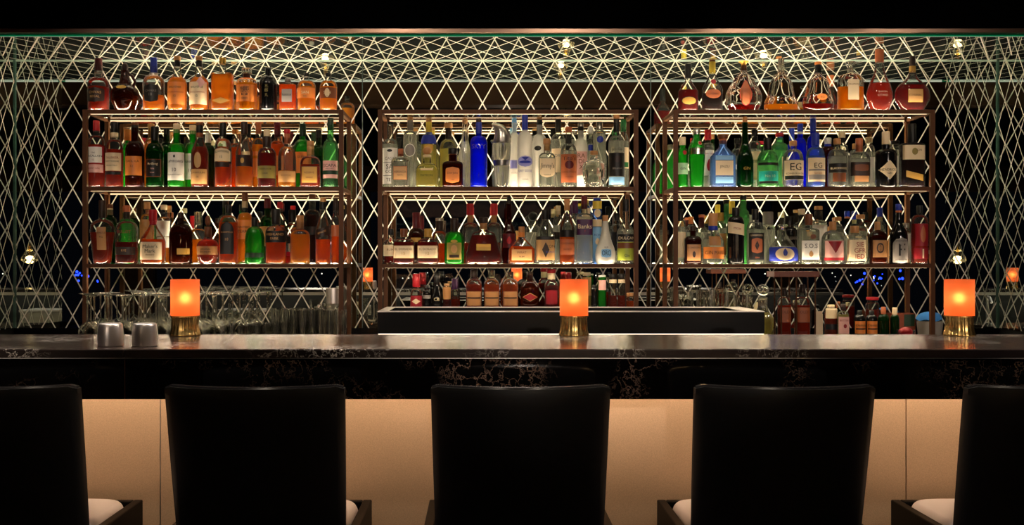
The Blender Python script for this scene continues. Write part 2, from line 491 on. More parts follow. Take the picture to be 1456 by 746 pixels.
    if extra and 'tusk' in extra:
        pts = [((x - (x0 + x1) / 2) * k, 0, Z(y)) for x, y, r in extra['tusk']]
        mb = MB()
        vs = []; fs = []; NT = 16; PV = [Vector(p) for p in pts]
        for j, p in enumerate(PV):
            t = (PV[min(j + 1, len(PV) - 1)] - PV[max(0, j - 1)]).normalized(); a = Vector((0, 1, 0)); b_ = t.cross(a)
            for i in range(NT):
                th = 2 * PI * i / NT; vs.append((p + (a * math.cos(th) + b_ * math.sin(th)) * extra['tusk'][j][2] * k)[:])
        for j in range(len(PV) - 1):
            for i in range(NT):
                e = (i + 1) % NT; fs.append((j * NT + i, j * NT + e, (j + 1) * NT + e, (j + 1) * NT + i))
        fs.append(tuple(range(NT))); fs.append(tuple((len(PV) - 1) * NT + i for i in range(NT)))
        mb.add(vs, fs, 'paint_silver', True); mb.obj('cap', root)
    if extra and 'tag' in extra:
        x, y, h = extra['tag']; X = (x - (x0 + x1) / 2) * k; zz = Z(y); q = h * k / 2
        yy = fy(X, zz, .003)
        mb = MB(); mb.add([(X, yy - .0006, zz + q), (X + q * .8, yy + .004, zz), (X, yy - .0006, zz - q), (X - q * .8, yy - .001, zz)], [(0, 1, 2, 3)], 'paint_pink')
        mb.obj('paper_tag', root, fix=False)
    return root

# ------------------------------------------------------------------ the niche and the room
DM, DF = 5.0, 4.437
XL, XR, ZCL, ZMB = wx(21, DM), wx(1418.5, DM), CAMZ + .979, .989
X0L = wx(514.7, DM)
lattice_mirror('mirror_back', 0, 2, X0L, ZCL)
lattice_mirror('mirror_ceiling', 0, 1, X0L, DM, .02)
plain('corner_edge', 'b8d0c4', .4)
lattice_mirror('mirror_side', 1, 2, DM + .05, ZCL)
plain('joint_dark', '2a3632', .3)
struct('wall_back', MB().box(XL - .01, XR + .01, DM, DM + .012, ZMB, ZCL + .01, 'mirror_back'))
struct('wall_left', MB().box(XL - .012, XL, DF, DM - .0005, ZMB, ZCL, 'mirror_side'))
struct('wall_right', MB().box(XR, XR + .012, DF, DM - .0005, ZMB, ZCL, 'mirror_side'))
struct('ceiling_niche', MB().box(XL - .01, XR + .01, DF, DM - .0005, ZCL, ZCL + .008, 'mirror_ceiling'))
for i, px in enumerate((515.3, 925.3)):
    x = wx(px, DM)
    struct('trim_%d' % (i + 3), MB().box(x - .0022, x + .0022, DM - .0012, DM - .0001, ZMB, ZCL, 'joint_dark'))
for i, x in enumerate((XL, XR)):
    s = 1 if i == 0 else -1
    struct('trim_%d' % (i + 5), MB().box(min(x, x + s * .006), max(x, x + s * .006), DM - .006, DM - .0002, ZMB, ZCL, 'edge_grey'))
struct('baseboard_back', MB().box(XL, XR, DM - .006, DM + .02, .94, ZMB, 'board_black'))
struct('trim_7', MB().box(XL + .007, XR - .007, DM - .004, DM - .0002, ZCL - .004, ZCL - .0003, 'corner_edge'))
struct('trim_1', MB().box(XL - .5, XR + .5, 4.412, 4.428, ZCL + .005, ZCL + .0245, 'trim_metal', .002))
struct('trim_2', MB().box(XL, XR, DF - .004, DF - .0003, ZCL - .006, ZCL + .006, 'teal_edge'))
struct('beam_soffit', MB().box(-9, 9, 4.43, 5.2, ZCL + .010, 3.1, 'soffit_black').box(-9, 9, 4.42, 4.431, ZCL + .0246, 3.1, 'soffit_black'))
o = MB().box(XL + .02, XR - .02, DF, DF + .004, ZCL - .006, ZCL - .0005, 'led_soffit').obj('trim_led'); o['kind'] = 'structure'
struct('wall_front_left', MB().box(-9, XL - .013, DF, 5.2, 0, 3.1, 'room_dark'))
struct('wall_front_right', MB().box(XR + .013, 9, DF, 5.2, 0, 3.1, 'room_dark'))
struct('wall_behind', MB().box(XL - .013, XR + .013, 5.013, 5.2, 0, 3.1, 'room_dark'))
struct('floor', MB().box(-9, 9, -6.2, 5.2, -.1, 0, 'dark_floor'))
struct('ceiling', MB().box(-9, 9, -6.2, 4.4195, 2.8, 2.9, 'room_dark'))
struct('wall_room_left', MB().box(-9.1, -9, -6.2, 5.2, 0, 3.1, 'room_brown'))
struct('wall_room_right', MB().box(9, 9.1, -6.2, 5.2, 0, 3.1, 'room_brown'))
struct('beam_front', MB().box(-9, 9, 2.9, 3.05, 2.38, 2.8, 'room_brown'))
rw = MB().box(-9, 9, -6.2, -6, 0, .35, 'room_dark').box(-9, 9, -6.2, -6, 2.4, 3.1, 'room_brown')
for x in (-9, -5.6, -2.2, 1.2, 4.6, 8): rw.box(x, x + .45, -6.2, -6, .35, 2.4, 'room_brown')
struct('wall_room_rear', rw)
wp = MB().box(-9, 9, -6.11, -6.10, .35, 2.4, 'window_pane'); struct('window_1', wp)
cb = MB(); random.seed(3)
for (px, py, sp, nn, mt, D) in ((1238, 396, 22, 16, 'city_blue', 24), (1278, 390, 6, 4, 'city_blue', 24), (1225, 398, 40, 10, 'city_white', 24), (720, 392, 500, 14, 'city_white', 24), (600, 394, 20, 8, 'city_white', 24), (130, 394, 30, 10, 'city_blue', 24)):
    for i in range(nn):
        x = (px + random.uniform(-sp, sp) - VX) * D / FPX; z = CAMZ + (VY - py - random.uniform(-8, 8)) * D / FPX
        r = random.uniform(.012, .035) if 'blue' in mt else random.uniform(.007, .016); cb.lathe([(-r, .001), (-r * .7, r * .7), (0, r), (r * .7, r * .7), (r, .001)], mt, 8, x, 2 * DM - D, z)
o = cb.obj('city_lights'); o['kind'] = 'stuff'; tag(o, 'blue and white city lights far outside the window, seen in the mirror', 'lights')

# ------------------------------------------------------------------ racks
FY, BY, PW = 4.617, 4.908, .020
LEDF, LEDB = 1.0, 9.0
def rack(px0, px1, desc):
    x0, x1 = wx(px0, FY), wx(px1, FY)
    cx = (x0 + x1) / 2; w = (x1 - x0) / 2
    r = thing('display_rack', desc, 'shelf', (cx, FY, .9605), 0, 'bronze framed bottle racks')
    zt = ZT - .9605
    for sx in (-1, 1):
        for y in (0, BY - FY - PW):
            xa = -w if sx < 0 else w - PW
            MB().box(xa, xa + PW, y, y + PW, 0, zt, 'bronze_frame', .001, 1).obj('post', r)
    for zs in (ZT, ZM, ZL):
        z = zs - .9605; e = .0003
        f = MB()
        f.box(-w + PW, w - PW, 0, PW, z - .018, z, 'bronze_frame', .001, 1)
        f.box(-w + PW, w - PW, BY - FY - PW, BY - FY, z - .018, z, 'bronze_frame', .001, 1)
        f.box(-w + .002, -w + PW - .002, PW, BY - FY - PW, z - .018, z, 'bronze_frame', .001, 1)
        f.box(w - PW + .002, w - .002, PW, BY - FY - PW, z - .018, z, 'bronze_frame', .001, 1)
        s = f.obj('shelf_frame', r)
        MB().box(-w + PW + .001, w - PW - .001, PW + .0005, BY - FY - PW - .0005, z - .008, z, 'glass_shelf').obj('glass_panel', s)
        MB().box(-w + PW + .01, w - PW - .01, PW, PW + .004, z - .0185, z - .0130, 'led_shelf').obj('led_strip', s)
        MB().box(-w + PW + .01, w - PW - .01, BY - FY - PW - .004, BY - FY - PW, z - .0185, z - .0120, 'led_back').obj('led_strip', s)
def strip_light(cx, y, z, ln, wd, power, tilt, col=(1, .80, .56)):
    l = bpy.data.lights.new('shelf_led', 'AREA'); l.shape = 'RECTANGLE'; l.size = ln; l.size_y = wd; l.energy = power; l.color = col
    o = bpy.data.objects.new('shelf_led', l); COL.objects.link(o); o.location = (cx, y, z); o.rotation_euler = (PI + tilt, 0, 0)
for a, b in ((117, 488), (537, 908), (958, 1330)):
    for zs in (ZT, ZM, ZL):
        if zs == ZT and a == 537: pw = (1.2, 1.2)
        elif zs == ZT: pw = (1.6, 6.5)
        elif zs == ZL: pw = (1.0, 12.0)
        else: pw = (LEDF, LEDB)
        cx = (wx(a, FY) + wx(b, FY)) / 2
        strip_light(cx, FY + .011, zs + .0015, 1.12, .008, pw[0], -.35)
        if zs != ZL: strip_light(cx, BY - .010, zs + .0015, 1.12, .008, pw[1], .5)
        else: strip_light(cx, BY - PW - .006, zs - .0018, 1.12, .008, pw[1], .0)
        if zs == ZL: strip_light(cx, FY + PW + .007, zs - .020, 1.10, .008, 2.0, PI - .2)
rack(117, 488, 'left bronze bottle rack with three lit shelves, full of whisky')
rack(537, 908, 'centre bronze bottle rack with an empty top, behind the black trough')
rack(958, 1330, 'right bronze bottle rack with three lit shelves, decanters on top')

# ------------------------------------------------------------------ back counter and what stands on it
bc = thing('back_counter', 'black counter along the mirror under the three racks', 'counter', ((XL + XR) / 2, 4.6, 0))
hw = (XR - XL) / 2
MB().box(-hw + .001, hw - .001, -.5, .393, .92, .96, 'board_black', .003).obj('countertop', bc)
MB().box(-hw + .001, hw - .001, -.46, .393, .0, .92, 'room_dark').obj('cabinet', bc)
tr = thing('raised_trough', 'long black raised trough with polished rim in front of the centre rack', 'trough', (wx(537, 4.2), 4.2, .9603))
tx = wx(1087, 4.2) - wx(537, 4.2); td = 4.607 - 4.2; th = .1467
m = MB().box(0, tx, 0, .012, .058, th, 'board_black').box(0, tx, td - .012, td, .058, th, 'board_black').box(0, .012, .012, td - .012, .058, th, 'board_black').box(tx - .012, tx, .012, td - .012, .058, th, 'board_black').box(.012, tx - .012, .012, td - .012, .058, .1, 'board_black')
m.obj('tray_body', tr)
MB().box(.02, tx - .02, .03, td - .03, 0, .0578, 'board_black').obj('base', tr)
MB().box(.002, tx - .002, .004, .012, .0535, .0575, 'led_trough').obj('led_strip', tr)
rim = MB()
for a in ((-.001, tx + .001, -.001, .03), (-.001, tx + .001, td - .03, td + .001), (-.001, .04, .03, td - .03), (tx - .08, tx + .001, .03, td - .03)):
    rim.box(a[0], a[1], a[2], a[3], th, th + .004, 'steel', .001, 1)
rim.obj('steel_rim', tr)

# inverted stemware
def glass_profiles():
    bowl = [(0, .0310), (.001, .0325), (.03, .0375), (.055, .037), (.075, .028), (.086, .012), (.092, .004), (.090, .0035), (.083, .011), (.073, .0262), (.055, .0355), (.03, .036), (.001, .0312), (0, .0310)]
    bm_ = MB().lathe(bowl, 'glass_rock', 20, cap=False).mesh('bowl')
    st = MB().lathe([(.090, .0048), (.12, .0035), (.19, .0036), (.201, .007)], 'glass_rock', 10).mesh('stem')
    ft = MB().lathe([(.199, .006), (.2035, .020), (.206, .034), (.208, .035), (.2085, .033)], 'glass_rock', 22).mesh('foot')
    return bm_, st, ft
bowl_me, stem_me, foot_me = glass_profiles()
RN = {4.39: 'front', 4.47: 'second', 4.55: 'third', 4.70: 'fourth', 4.785: 'back'}
for d, pa, pb in ((4.39, 124, 335), (4.47, 129, 330), (4.55, 134, 338), (4.70, 150, 392), (4.785, 143, 388)):
    xa, xb = wx(pa, d), wx(pb, d); n = int((xb - xa) / .0775)
    for i in range(n):
        where = 'at the left end' if i == 0 else ('at the right end' if i == n - 1 else None)
        g = thing('wine_glass', ('upturned wine glass %s of its %s row' % (where, RN[d])) if where else 'upturned wine glass in the middle of the %s row' % RN[d], 'glass', (xa + i * .0775, d, .9604), 0, 'upturned wine glasses, %s row' % RN[d])
        s = random.uniform(.97, 1.06); g.scale = (1, 1, s)
        link('bowl', bowl_me, g); link('stem', stem_me, g); link('foot', foot_me, g)
def crystal_tumbler(h, r0, r1, nf=14, fl=.035):
    pr = [(0, r0 * .95), (.003, r0), (h * .5, (r0 + r1) / 2), (h, r1), (h, r1 - .003), (h * .5, (r0 + r1) / 2 - .004), (.014, r0 - .005), (.012, .002)]
    return MB().lathe(pr, 'glass_rock', 42, flute=fl, nf=nf).mesh('crystal_tumbler')
hi = crystal_tumbler(.148, .031, .036)
lo_ = crystal_tumbler(.085, .034, .039)
for r_, (d, xs) in enumerate(((4.33, (352, 378, 404, 430, 456, 481)), (4.415, (366, 391, 417, 443, 468)), (4.50, (372, 397, 423, 449)))):
    for i, px in enumerate(xs):
        big = px > 395
        o = link('glass_tumbler', hi if big else lo_, None, (wx(px, d), d, .9604))
        tag(o, ('tall cut crystal tumbler, %s row, %s' if big else 'low cut crystal tumbler, %s row, %s') % (('front', 'middle', 'back')[r_], 'beside the right post' if i == len(xs) - 1 else ('next to the stemware' if i < 2 else 'among the others')), 'glass', 'cut crystal tumblers under the left rack')
cp = thing('cocktail_glass', 'wide V shaped cocktail glass by the right post of the left rack', 'glass', (wx(469, 4.70), 4.70, .9604))
MB().lathe([(.001, .034), (.004, .032), (.007, .006)], 'glass_rock', 22).obj('foot', cp)
MB().lathe([(.007, .005), (.09, .0035)], 'glass_rock', 10).obj('stem', cp)
MB().lathe([(.09, .004), (.10, .012), (.16, .050), (.1605, .0493), (.102, .011), (.093, .003)], 'glass_rock', 24, cap=False).obj('bowl', cp)
sh = thing('cocktail_shaker', 'plain steel shaker cup standing at the back under the left rack', 'shaker', (wx(475, 4.83), 4.83, .9604))
MB().lathe([(0, .028), (.02, .030), (.225, .0385), (.229, .0385), (.229, .036)], 'steel', 28).obj('cup', sh)
# crystal behind the trough on the right
for px, py0, d, w, ds in ((974, 414, 4.72, .038, 'cut crystal tumbler topping a small stack left behind the trough'), (1001, 412, 4.69, .036, 'cut crystal tumbler on the left of a close pair behind the trough'), (1024, 409, 4.71, .037, 'tall pair partner, cut crystal tumbler right behind the trough'), (1053.5, 419, 4.70, .034, 'single cut crystal tumbler beside the ball stoppered decanters')):
    o = link('glass_tumbler', crystal_tumbler(wz(py0, d) - .961, w * .85, w, 12, .05), None, (wx(px, d), d, .9604)); tag(o, ds, 'glass', 'cut crystal behind the trough')
def ball_decanter(px, d, ds):
    t = thing('ball_decanter', ds, 'decanter', (wx(px, d), d, .9604), 0, 'ball stoppered decanters')
    MB().lathe([(0, .034), (.004, .04), (.04, .053), (.075, .058), (.10, .045), (.125, .026), (.15, .020), (.185, .021), (.19, .024)], 'glass_rock', 48, flute=.05, nf=16).obj('decanter_body', t)
    MB().lathe([(.03, .028), (.07, .05), (.095, .044), (.11, .03)], 'liquid_pale', 24).obj('liquid', t)
    R = .0275; MB().lathe([(.19, .012), (.196, .016)] + [(.222 + R * -math.cos(a), R * math.sin(a)) for a in [.35 + i * .27 for i in range(11)]], 'glass_rock', 40, flute=.03, nf=20).obj('stopper', t)
ball_decanter(1063.5, 4.832, 'cut crystal decanter with round stopper, the left and farther of two')
ball_decanter(1084.5, 4.715, 'cut crystal decanter with round stopper, the right and nearer of two')
# wooden bottle stand
d = 4.40; sx0, sx1 = wx(1095.5, d), wx(1159, d); w = sx1 - sx0
st = thing('bottle_stand', 'dark wooden bottle stand with flat red brown roof and thin rods', 'stand', (sx0, d - .06, .9604))
MB().box(0, w, 0, .12, wz(393.5, d) - .9604, wz(385.5, d) - .9604, 'wood_red', .002).obj('roof', st)
MB().box(.02, w - .004, .0, .12, 0, .022, 'wood_red', .002).obj('base', st)
for px in (.032, w * .5, w - .016):
    for y in (.01, .11):
        mb = MB().lathe([(.022, .0035), (wz(393.5, d) - .9604, .0035)], 'bronze_frame', 8, px, y); mb.obj('rod', st)
def stand_bottle(px0, px1, top, ds):
    global SHELF
    B('RB', 4.40, px0, px1, top, 432, 422, 8, top + 6, GC, RA, 434, [(top, top + 12, 8.5, 'dkbrown')], [(436, 458, .9, 'copper', T(('OLD', 443, 4, 'brown'), border='brown', ins=.7))], ds, zb=.9604 + .0222, n=3.4, dep=.8, name='spirit_bottle')

GC, GX, GG, GLG, GDG, GB, GBL, GLB, GBU, GF, GR, GK = ('glass_' + s for s in ('clear', 'crystal', 'green', 'ltgreen', 'dgreen', 'brown', 'blue', 'ltblue', 'burg', 'frost', 'rock', 'black'))
LA, AM, RA, DR, DB, PA, WA, TE = ('liquid_' + s for s in ('lamber', 'amber', 'ramber', 'dred', 'dbrown', 'pale', 'water', 'teal'))
def T(*t, **o): o['txt'] = list(t); return o
# ---- left rack, on top ---------------------------------------------------------------------------------------
B('LT', 'f', 125, 155, 83, 122, 110, 11.5, 92, GC, RA, 124, [(83, 101, 10.5, 'burg'), (101, 104, 11.5, 'silver')],
  [(126, 147, .8, 'dkbrown', T(('CHIVAS', 133, 3.6, 'tan'), ('REGAL', 139, 3.2, 'tan'), shape='round'))], 'clear whisky bottle with burgundy cap and dark label at the rack top end')
B('LT', 'f', 158, 197.5, 89, 0, 0, 11, 101, GB, DB, 122, [(89, 102, 9, 'dkbrown', 'ball')],
  [(123.5, 128.5, .42, 'gold', T(shape='oval'))], 'squat round brown flagon with a loop handle and gold shoulder plate',
  prof=[(155, 26), (150, 32), (142, 38.5), (134, 39), (126, 34), (121, 20), (115, 15.5), (108, 12.5), (100, 11)], extra=dict(handle=[(181, 104), (188, 108), (192, 116), (190, 124)]))
B('LT', 'f', 203.5, 233.7, 82, 120, 107, 11.5, 95, GC, LA, 136, [(82, 104, 9.5, 'blue'), (104, 107, 12, 'silver')],
  [(121, 147, .66, 'ink', T(('CHIVAS', 131, 3.2, 'grey'), ('18', 136, 4, 'grey'), shape='round'))], 'clear whisky bottle with a tall royal blue cap and round black label')
for x0, x1, lc, ds, ex in ((238.7, 265.6, 'orange', 'whisky bottle with cork stopper and full peach coloured label', None), (269.4, 296.7, 'cream', 'whisky bottle with pale cream label and a pink paper tag on its neck', dict(tag=(288.5, 119, 17)))):
    B('LT', 'f', x0, x1, 80, 118, 108, 9, 90, GC, LA, 111, [(80, 86, 9.5, 'cork'), (86, 95, 8.5, 'black')],
      [(118, 150, .93, lc, T(('BALVENIE', 125.5, 2.8, 'ink'), ('DOUBLEWOOD' if lc == 'orange' else 'SINGLE BARREL', 132.5, 2.2, 'redink'), ('12', 138, 3, 'ink')))], ds, style='o',
      prof=[(155, 25), (150, 27), (120, 27), (114, 24), (108, 13), (105, 11), (100, 12.5), (96, 9.5), (90, 9)], extra=ex)
B('LT', 'f', 301.5, 331.7, 82.5, 108, 103.5, 9.5, 88, GC, LA, 107, [(82.5, 91, 9.5, 'goldm')],
  [(140, 149, .9, 'gold', T(shape='diamond'))], 'square shouldered amber whisky bottle with a brass cap and cut glass foot', style='q', n=4.5, dep=.8)
B('LT', 'f', 336, 365.5, 97, 119, 111, 10.5, 103, GX, LA, 119, [(97, 105, 14.5, 'glass_crystal'), (105, 111, 10.5, 'brown')],
  [(122, 146, .92, 'orange', T(('\u97ff', 131, 13, 'ink'), ('HIBIKI', 141.5, 2.4, 'ink')))], 'faceted whisky bottle with a wide glass stopper and orange label of brush calligraphy', flute=.02, nf=12)
B('LT', 'f', 368.5, 394, 96, 123, 107, 8.5, 99, GK, None, 0, [(96, 107, 8.5, 'black')],
  [(122, 145, .2, None, T(('\u4e09', 124, 4, 'olive'), ('\u90ce', 130, 5, 'olive'), ('\u4e38', 136.5, 5, 'olive')))], 'matt black round shouldered bottle with faint vertical characters')
B('LT', 'f', 397.5, 421.3, 111.5, 122, 119.5, 9, 115, GC, AM, 121, [(111.5, 117, 8.5, 'grey')],
  [(128, 146, .6, 'grey', T(('NIKKA', 136, 3, 'ink')))], 'short square orange whisky bottle with a small grey label', style='q', n=4.5, dep=.75)
for x0, x1, lc, ds in ((422.5, 449, 'orange', 'amber bottle with orange and cream label, beside the short square one'), (454.5, 479.5, 'brown', 'amber bottle with brown label at the right end of the rack top')):
    B('LT', 'f', x0, x1, 104, 125, 114, 8, 106, GC, LA, 124, [(104, 109, 8, 'black')],
      [(126, 141, .95, lc, T(('SAN', 133, 4, 'cream'), ('FOO', 138.5, 1.6, 'ink'), art=[(127, 140, .3, 'cream', 'oval')] if lc == 'brown' else []))], ds)
# ---- left rack, middle shelf -----------------------------------------------------------------------------------
B('LM', 'f', 125, 149, 171.5, 209, 192, 9.3, 180, GC, RA, 206, [(171.5, 186, 9.5, 'red')],
  [(208.5, 233.5, .97, 'white', T(('THE', 218, 1.8, 'ink'), ('MACALLAN', 222.5, 2.9, 'ink'), ('12', 228, 2.4, 'redink'), border='red')), (234.5, 246, .95, 'pink', T(('SHERRY OAK', 240, 2, 'redink')))],
  'whisky bottle with red cap and white label framed red, first on its shelf')
B('LM', 'f', 150.5, 175, 173, 214, 198, 10, 182, GC, RA, 213, [(173, 188.5, 10, 'black'), (188.5, 195, 10.5, 'cream')],
  [(218, 243.5, .92, 'cream', T(('TALISKER', 225, 3, 'redink'), ('PORT RUIGHE', 230, 2.1, 'ink'), ('SINGLE MALT', 236, 1.8, 'ink'))), (244.5, 249, .9, 'ink')],
  'red whisky bottle with black cap and tall cream label next to the red capped one')
B('LM', 'f', 178.5, 205, 174.5, 217, 200, 10, 182, GB, DB, 215, [(174.5, 178, 9.5, 'brown'), (178, 188, 10, 'black')],
  [(223, 250, .9, 'orange', T(('CAOL ILA', 230, 3, 'dkbrown'), ('12', 237, 3.2, 'dkbrown')))], 'dark brown whisky bottle with wide plain orange label')
B('LM', 'f', 208, 232.5, 180, 218, 203, 10.5, 186, GDG, DB, 216, [(180, 200, 11, 'black')],
  [(227, 252, .88, 'ink', T(('Ardbeg', 234, 4.6, 'cream'), ('TEN', 240.5, 2, 'pink'), ('ISLAY', 246, 1.8, 'pink'), border='brown', ins=.8))], 'near black green whisky bottle with black label in a thin frame')
B('LM', 'f', 239, 263.5, 176, 217, 203, 9.5, 184, GG, PA, 230, [(176, 190, 9.5, 'cream')],
  [(217.5, 257, .96, 'white', T(('LAPHROAIG', 230, 3.6, 'ink'), ('10', 242, 5, 'ink'), ('ISLAY SINGLE MALT', 249, 1.6, 'ink'), art=[(220.5, 225, .13, 'ink', 'drop')]))], 'green whisky bottle with cream cap and tall white label in full view')
B('LM', 'f', 272, 296, 174.5, 215, 198, 10, 182, GC, RA, 209, [(174.5, 178, 9.5, 'brown'), (178, 189, 9.5, 'black'), (189, 195, 10, 'copper')],
  [(217, 240, .42, 'tan', T(shape='oval')), (241, 262, .95, 'tan', T(('LAGAVULIN', 246, 2.5, 'dkbrown'), ('16', 252, 3, 'dkbrown')))], 'brown whisky bottle with an oval plate above a tan label', style='l')
B('LM', 'f', 305.5, 329, 175, 212, 197, 9, 184, GC, AM, 233, [(175, 194, 9.2, 'black')],
  [(211, 230, .95, 'cream', T(('BOWMORE', 217, 3.2, 'ink'), ('12', 224, 3, 'ink'), shape='arch', tcurve=1)), (231, 238, .9, 'dkbrown')], 'whisky bottle with black cap, arched cream label and glowing orange lower half')
B('LM', 'f', 335, 359.5, 173, 217, 193, 9, 184, GC, LA, 237, [(173, 191, 9.2, 'dkbrown')],
  [(221, 237, .82, 'dkbrown', T(art=[(225, 233, .25, 'gold', 'oval')]))], 'cone shouldered whisky bottle with brown cap and square dark label', style='l')
B('LM', 'f', 366.5, 392.5, 184, 222, 210, 11, 194, GC, DR, 218, [(184, 194, 9, 'cream'), (194, 209, 11.5, 'dkbrown')],
  [(236.5, 254, .98, 'olive', T(('ABERLOUR', 241, 2.4, 'ink'), ('CASK', 247, 2.4, 'ink')))], 'deep red whisky bottle with cream topped dark capsule and olive label')
B('LM', 'f', 395.5, 421, 183.5, 228, 208, 9, 196, GC, LA, 243, [(183.5, 190, 9, 'red'), (190, 204, 8.5, 'copper')],
  [(244, 259.5, .97, 'tan', T(('SCOTCH', 250, 2.4, 'brown')))], 'nearly empty round whisky bottle with red topped neck and low tan label')
B('LM', 'f', 427.5, 455.5, 200.5, 234, 222, 10.5, 212, GC, RA, 234, [(200.5, 208, 10.5, 'cork'), (208, 220, 10.5, 'tan')],
  [(237, 261, .82, 'gold', T(('RESERVE', 246, 2.6, 'brown'), ('SINGLE', 253, 2.2, 'brown'), border='brown', ins=.8))], 'short square amber bottle with cork neck and gold label', style='o', n=4.2, dep=.75)
B('LM', 'f', 459, 481, 168, 213, 199, 9, 178, GLG, DB, 250, [(168, 185, 9, 'dkgreen')],
  [(229, 254, .95, 'pink', T(('SCAPA', 236, 4.4, 'ink'), ('SINGLE MALT', 240.5, 1.4, 'ink'), art=[(243, 248.5, 1, 'dkgreen', 'rect')]))], 'pale green whisky bottle with pink label banded dark green, last on its shelf')
B('LM', 'b', 172, 192, 184, 214, 204, 8.5, 196, GG, None, 0, [(184, 200, 10.5, 'orange')], [], 'green bottle with orange capsule between the cream and orange labelled bottles')
B('LM', 'b', 205, 224.5, 176, 212, 198, 8.5, 186, GC, LA, 205, [(176, 180, 9.5, 'cork'), (180, 196, 8, 'tan')], [], 'amber bottle with cork top showing behind the black framed label')
B('LM', 'b', 228, 246, 183, 214, 202, 8.5, 192, GDG, DB, 220, [(183, 200, 8.5, 'black')], [], 'dark bottle squeezed behind the tall white labelled green bottle, on its left')
B('LM', 'm', 263.2, 285, 178, 216, 203, 9.5, 186, GG, PA, 230, [(178, 191.5, 9.5, 'cream')],
  [(219, 256, .96, 'white', T(('LAPHROAIG', 231, 3.4, 'ink'), ('10', 243, 5, 'ink')))], 'second green whisky bottle with cream cap, half hidden by its neighbours')
B('LM', 'b', 287, 305, 189, 214, 206, 8, 200, GDG, DB, 220, [(189, 203, 8.5, 'white')], [], 'dark green bottle with white cap behind the oval plated one')
B('LM', 'b', 305.5, 325, 174.5, 212, 196, 8, 182, GC, AM, 209, [(174.5, 178, 9, 'cork'), (178, 190, 8, 'brown')], [(214, 254, .95, 'orange', T(('12', 220, 4, 'dkbrown')))], 'orange labelled bottle with cork top behind the arched cream label')
B('LM', 'b', 325.5, 343, 184, 213, 203, 7.5, 194, GC, AM, 210, [(184, 190, 8, 'orange')], [(197, 205, .35, 'cream', T(shape='oval'))], 'amber bottle with orange cap and round cream neck seal')
B('LM', 'b', 343.5, 361, 176.5, 212, 198, 9, 188, GC, AM, 222, [(176.5, 195, 9.2, 'black')], [(216, 240, .9, 'cream')], 'black capped amber bottle behind the cone shouldered bottle')
B('LM', 'm', 357.8, 377, 174, 214, 196, 8, 186, GC, LA, 206, [(174, 190, 8, 'copper')], [(216, 222, .9, 'orange'), (226, 252, .95, 'orange')], 'bright amber bottle with copper capsule and stacked orange labels')
B('LM', 'b', 384, 405, 174.5, 212, 200, 9, 190, GC, AM, 205, [(174.5, 178, 10, 'burg'), (178, 195, 9, 'burg')], [(222, 250, .9, 'orange')], 'amber bottle with tall burgundy capsule behind the deep red one')
B('LM', 'b', 417, 444, 176, 216, 198, 9, 190, GG, LA, 222, [(176, 194, 9.5, 'dkgreen')], [(217, 247, .95, 'orange', T(('GLEN', 224, 3.2, 'dkbrown')))], 'broad green shouldered bottle with orange label behind the short gold labelled one')
B('LM', 'b', 444.5, 462, 185, 216, 206, 8.5, 196, GDG, DB, 222, [(185, 203, 8.5, 'black')], [], 'dark capped bottle behind the pink labelled one')
# ---- left rack, low shelf ----------------------------------------------------------------------------------------
B('LL', 'f', 128, 163, 284.5, 0, 0, 9.5, 300, GC, RA, 330, [(284.5, 310, 9.5, 'dkbrown')],
  [(323, 355, .38, 'kraft', T(('WHISTLE', 331, 2.4, 'dkbrown'), ('PIG', 337, 2.4, 'dkbrown'), dx=3))], 'broad shouldered amber bottle tapering to its foot, with a narrow upright label', prof=[(375, 24), (370, 26), (345, 31), (330, 34.5), (322, 34), (315, 26), (311, 11), (306, 9.5), (300, 9.5)], dep=.8)
B('LL', 'f', 165, 195.5, 292, 329, 314, 9.5, 304, GC, DR, 344, [(292, 301, 9.5, 'copper'), (301, 311, 9.2, 'dkbrown')],
  [(326, 333, .7, None, T(('BULLEIT', 329.5, 4, 'redink'))), (351, 362, .95, 'dkbrown', T(('RYE', 356, 3, 'tan')))], 'bottle half full of deep red whisky with raised lettering above a dark band', n=3, dep=.8)
B('LL', 'f', 201, 234, 298, 345, 316, 9, 306, GC, AM, 340, [(298, 314, 11, 'red'), (314, 320, 9.6, 'red')],
  [(344, 369, .93, 'cream', T(("Maker's", 350, 5, 'ink'), ('Mark', 356.5, 5, 'ink'), ('WHISKY', 362, 2.4, 'brown')))], 'whisky bottle dipped in red wax with cream label and sloping shoulders', style='s', n=3.6, dep=.8)
B('LL', 'f', 240.6, 273.5, 302, 336, 318, 8.5, 310, GB, DB, 330, [(302, 318, 8.5, 'dkbrown')],
  [(353, 361.5, .5, 'gold', T(dx=6))], 'very dark brown round shouldered bottle with a small ochre label to one side', dep=.7)
B('LL', 'f', 280, 311.5, 306, 0, 0, 9.5, 320, GC, RA, 341, [(306, 322, 8, 'brown', 'ball'), (322, 337, 9.8, 'brown')],
  [(350, 362, .96, 'kraft', T(('ORIGINAL', 354, 2.2, 'dkbrown'), ('BOURBON', 358, 2.2, 'dkbrown')))], 'squat globe shaped bottle of red amber whisky with a brown stopper',
  prof=[(375, 22), (371, 26), (360, 30.5), (350, 31), (343, 25), (338, 11), (330, 9.5), (320, 9.5)])
B('LL', 'f', 311.8, 338, 291, 322, 306, 9, 298, GC, AM, 316, [(291, 303, 9, 'black')],
  [(315, 361, .74, 'ink', T(('BUSHMILLS', 330, 2.4, 'tan'), ('10', 340, 4, 'tan'), shape='arch'))], 'orange whisky bottle with black cap and a tall arched black label', n=3, dep=.8)
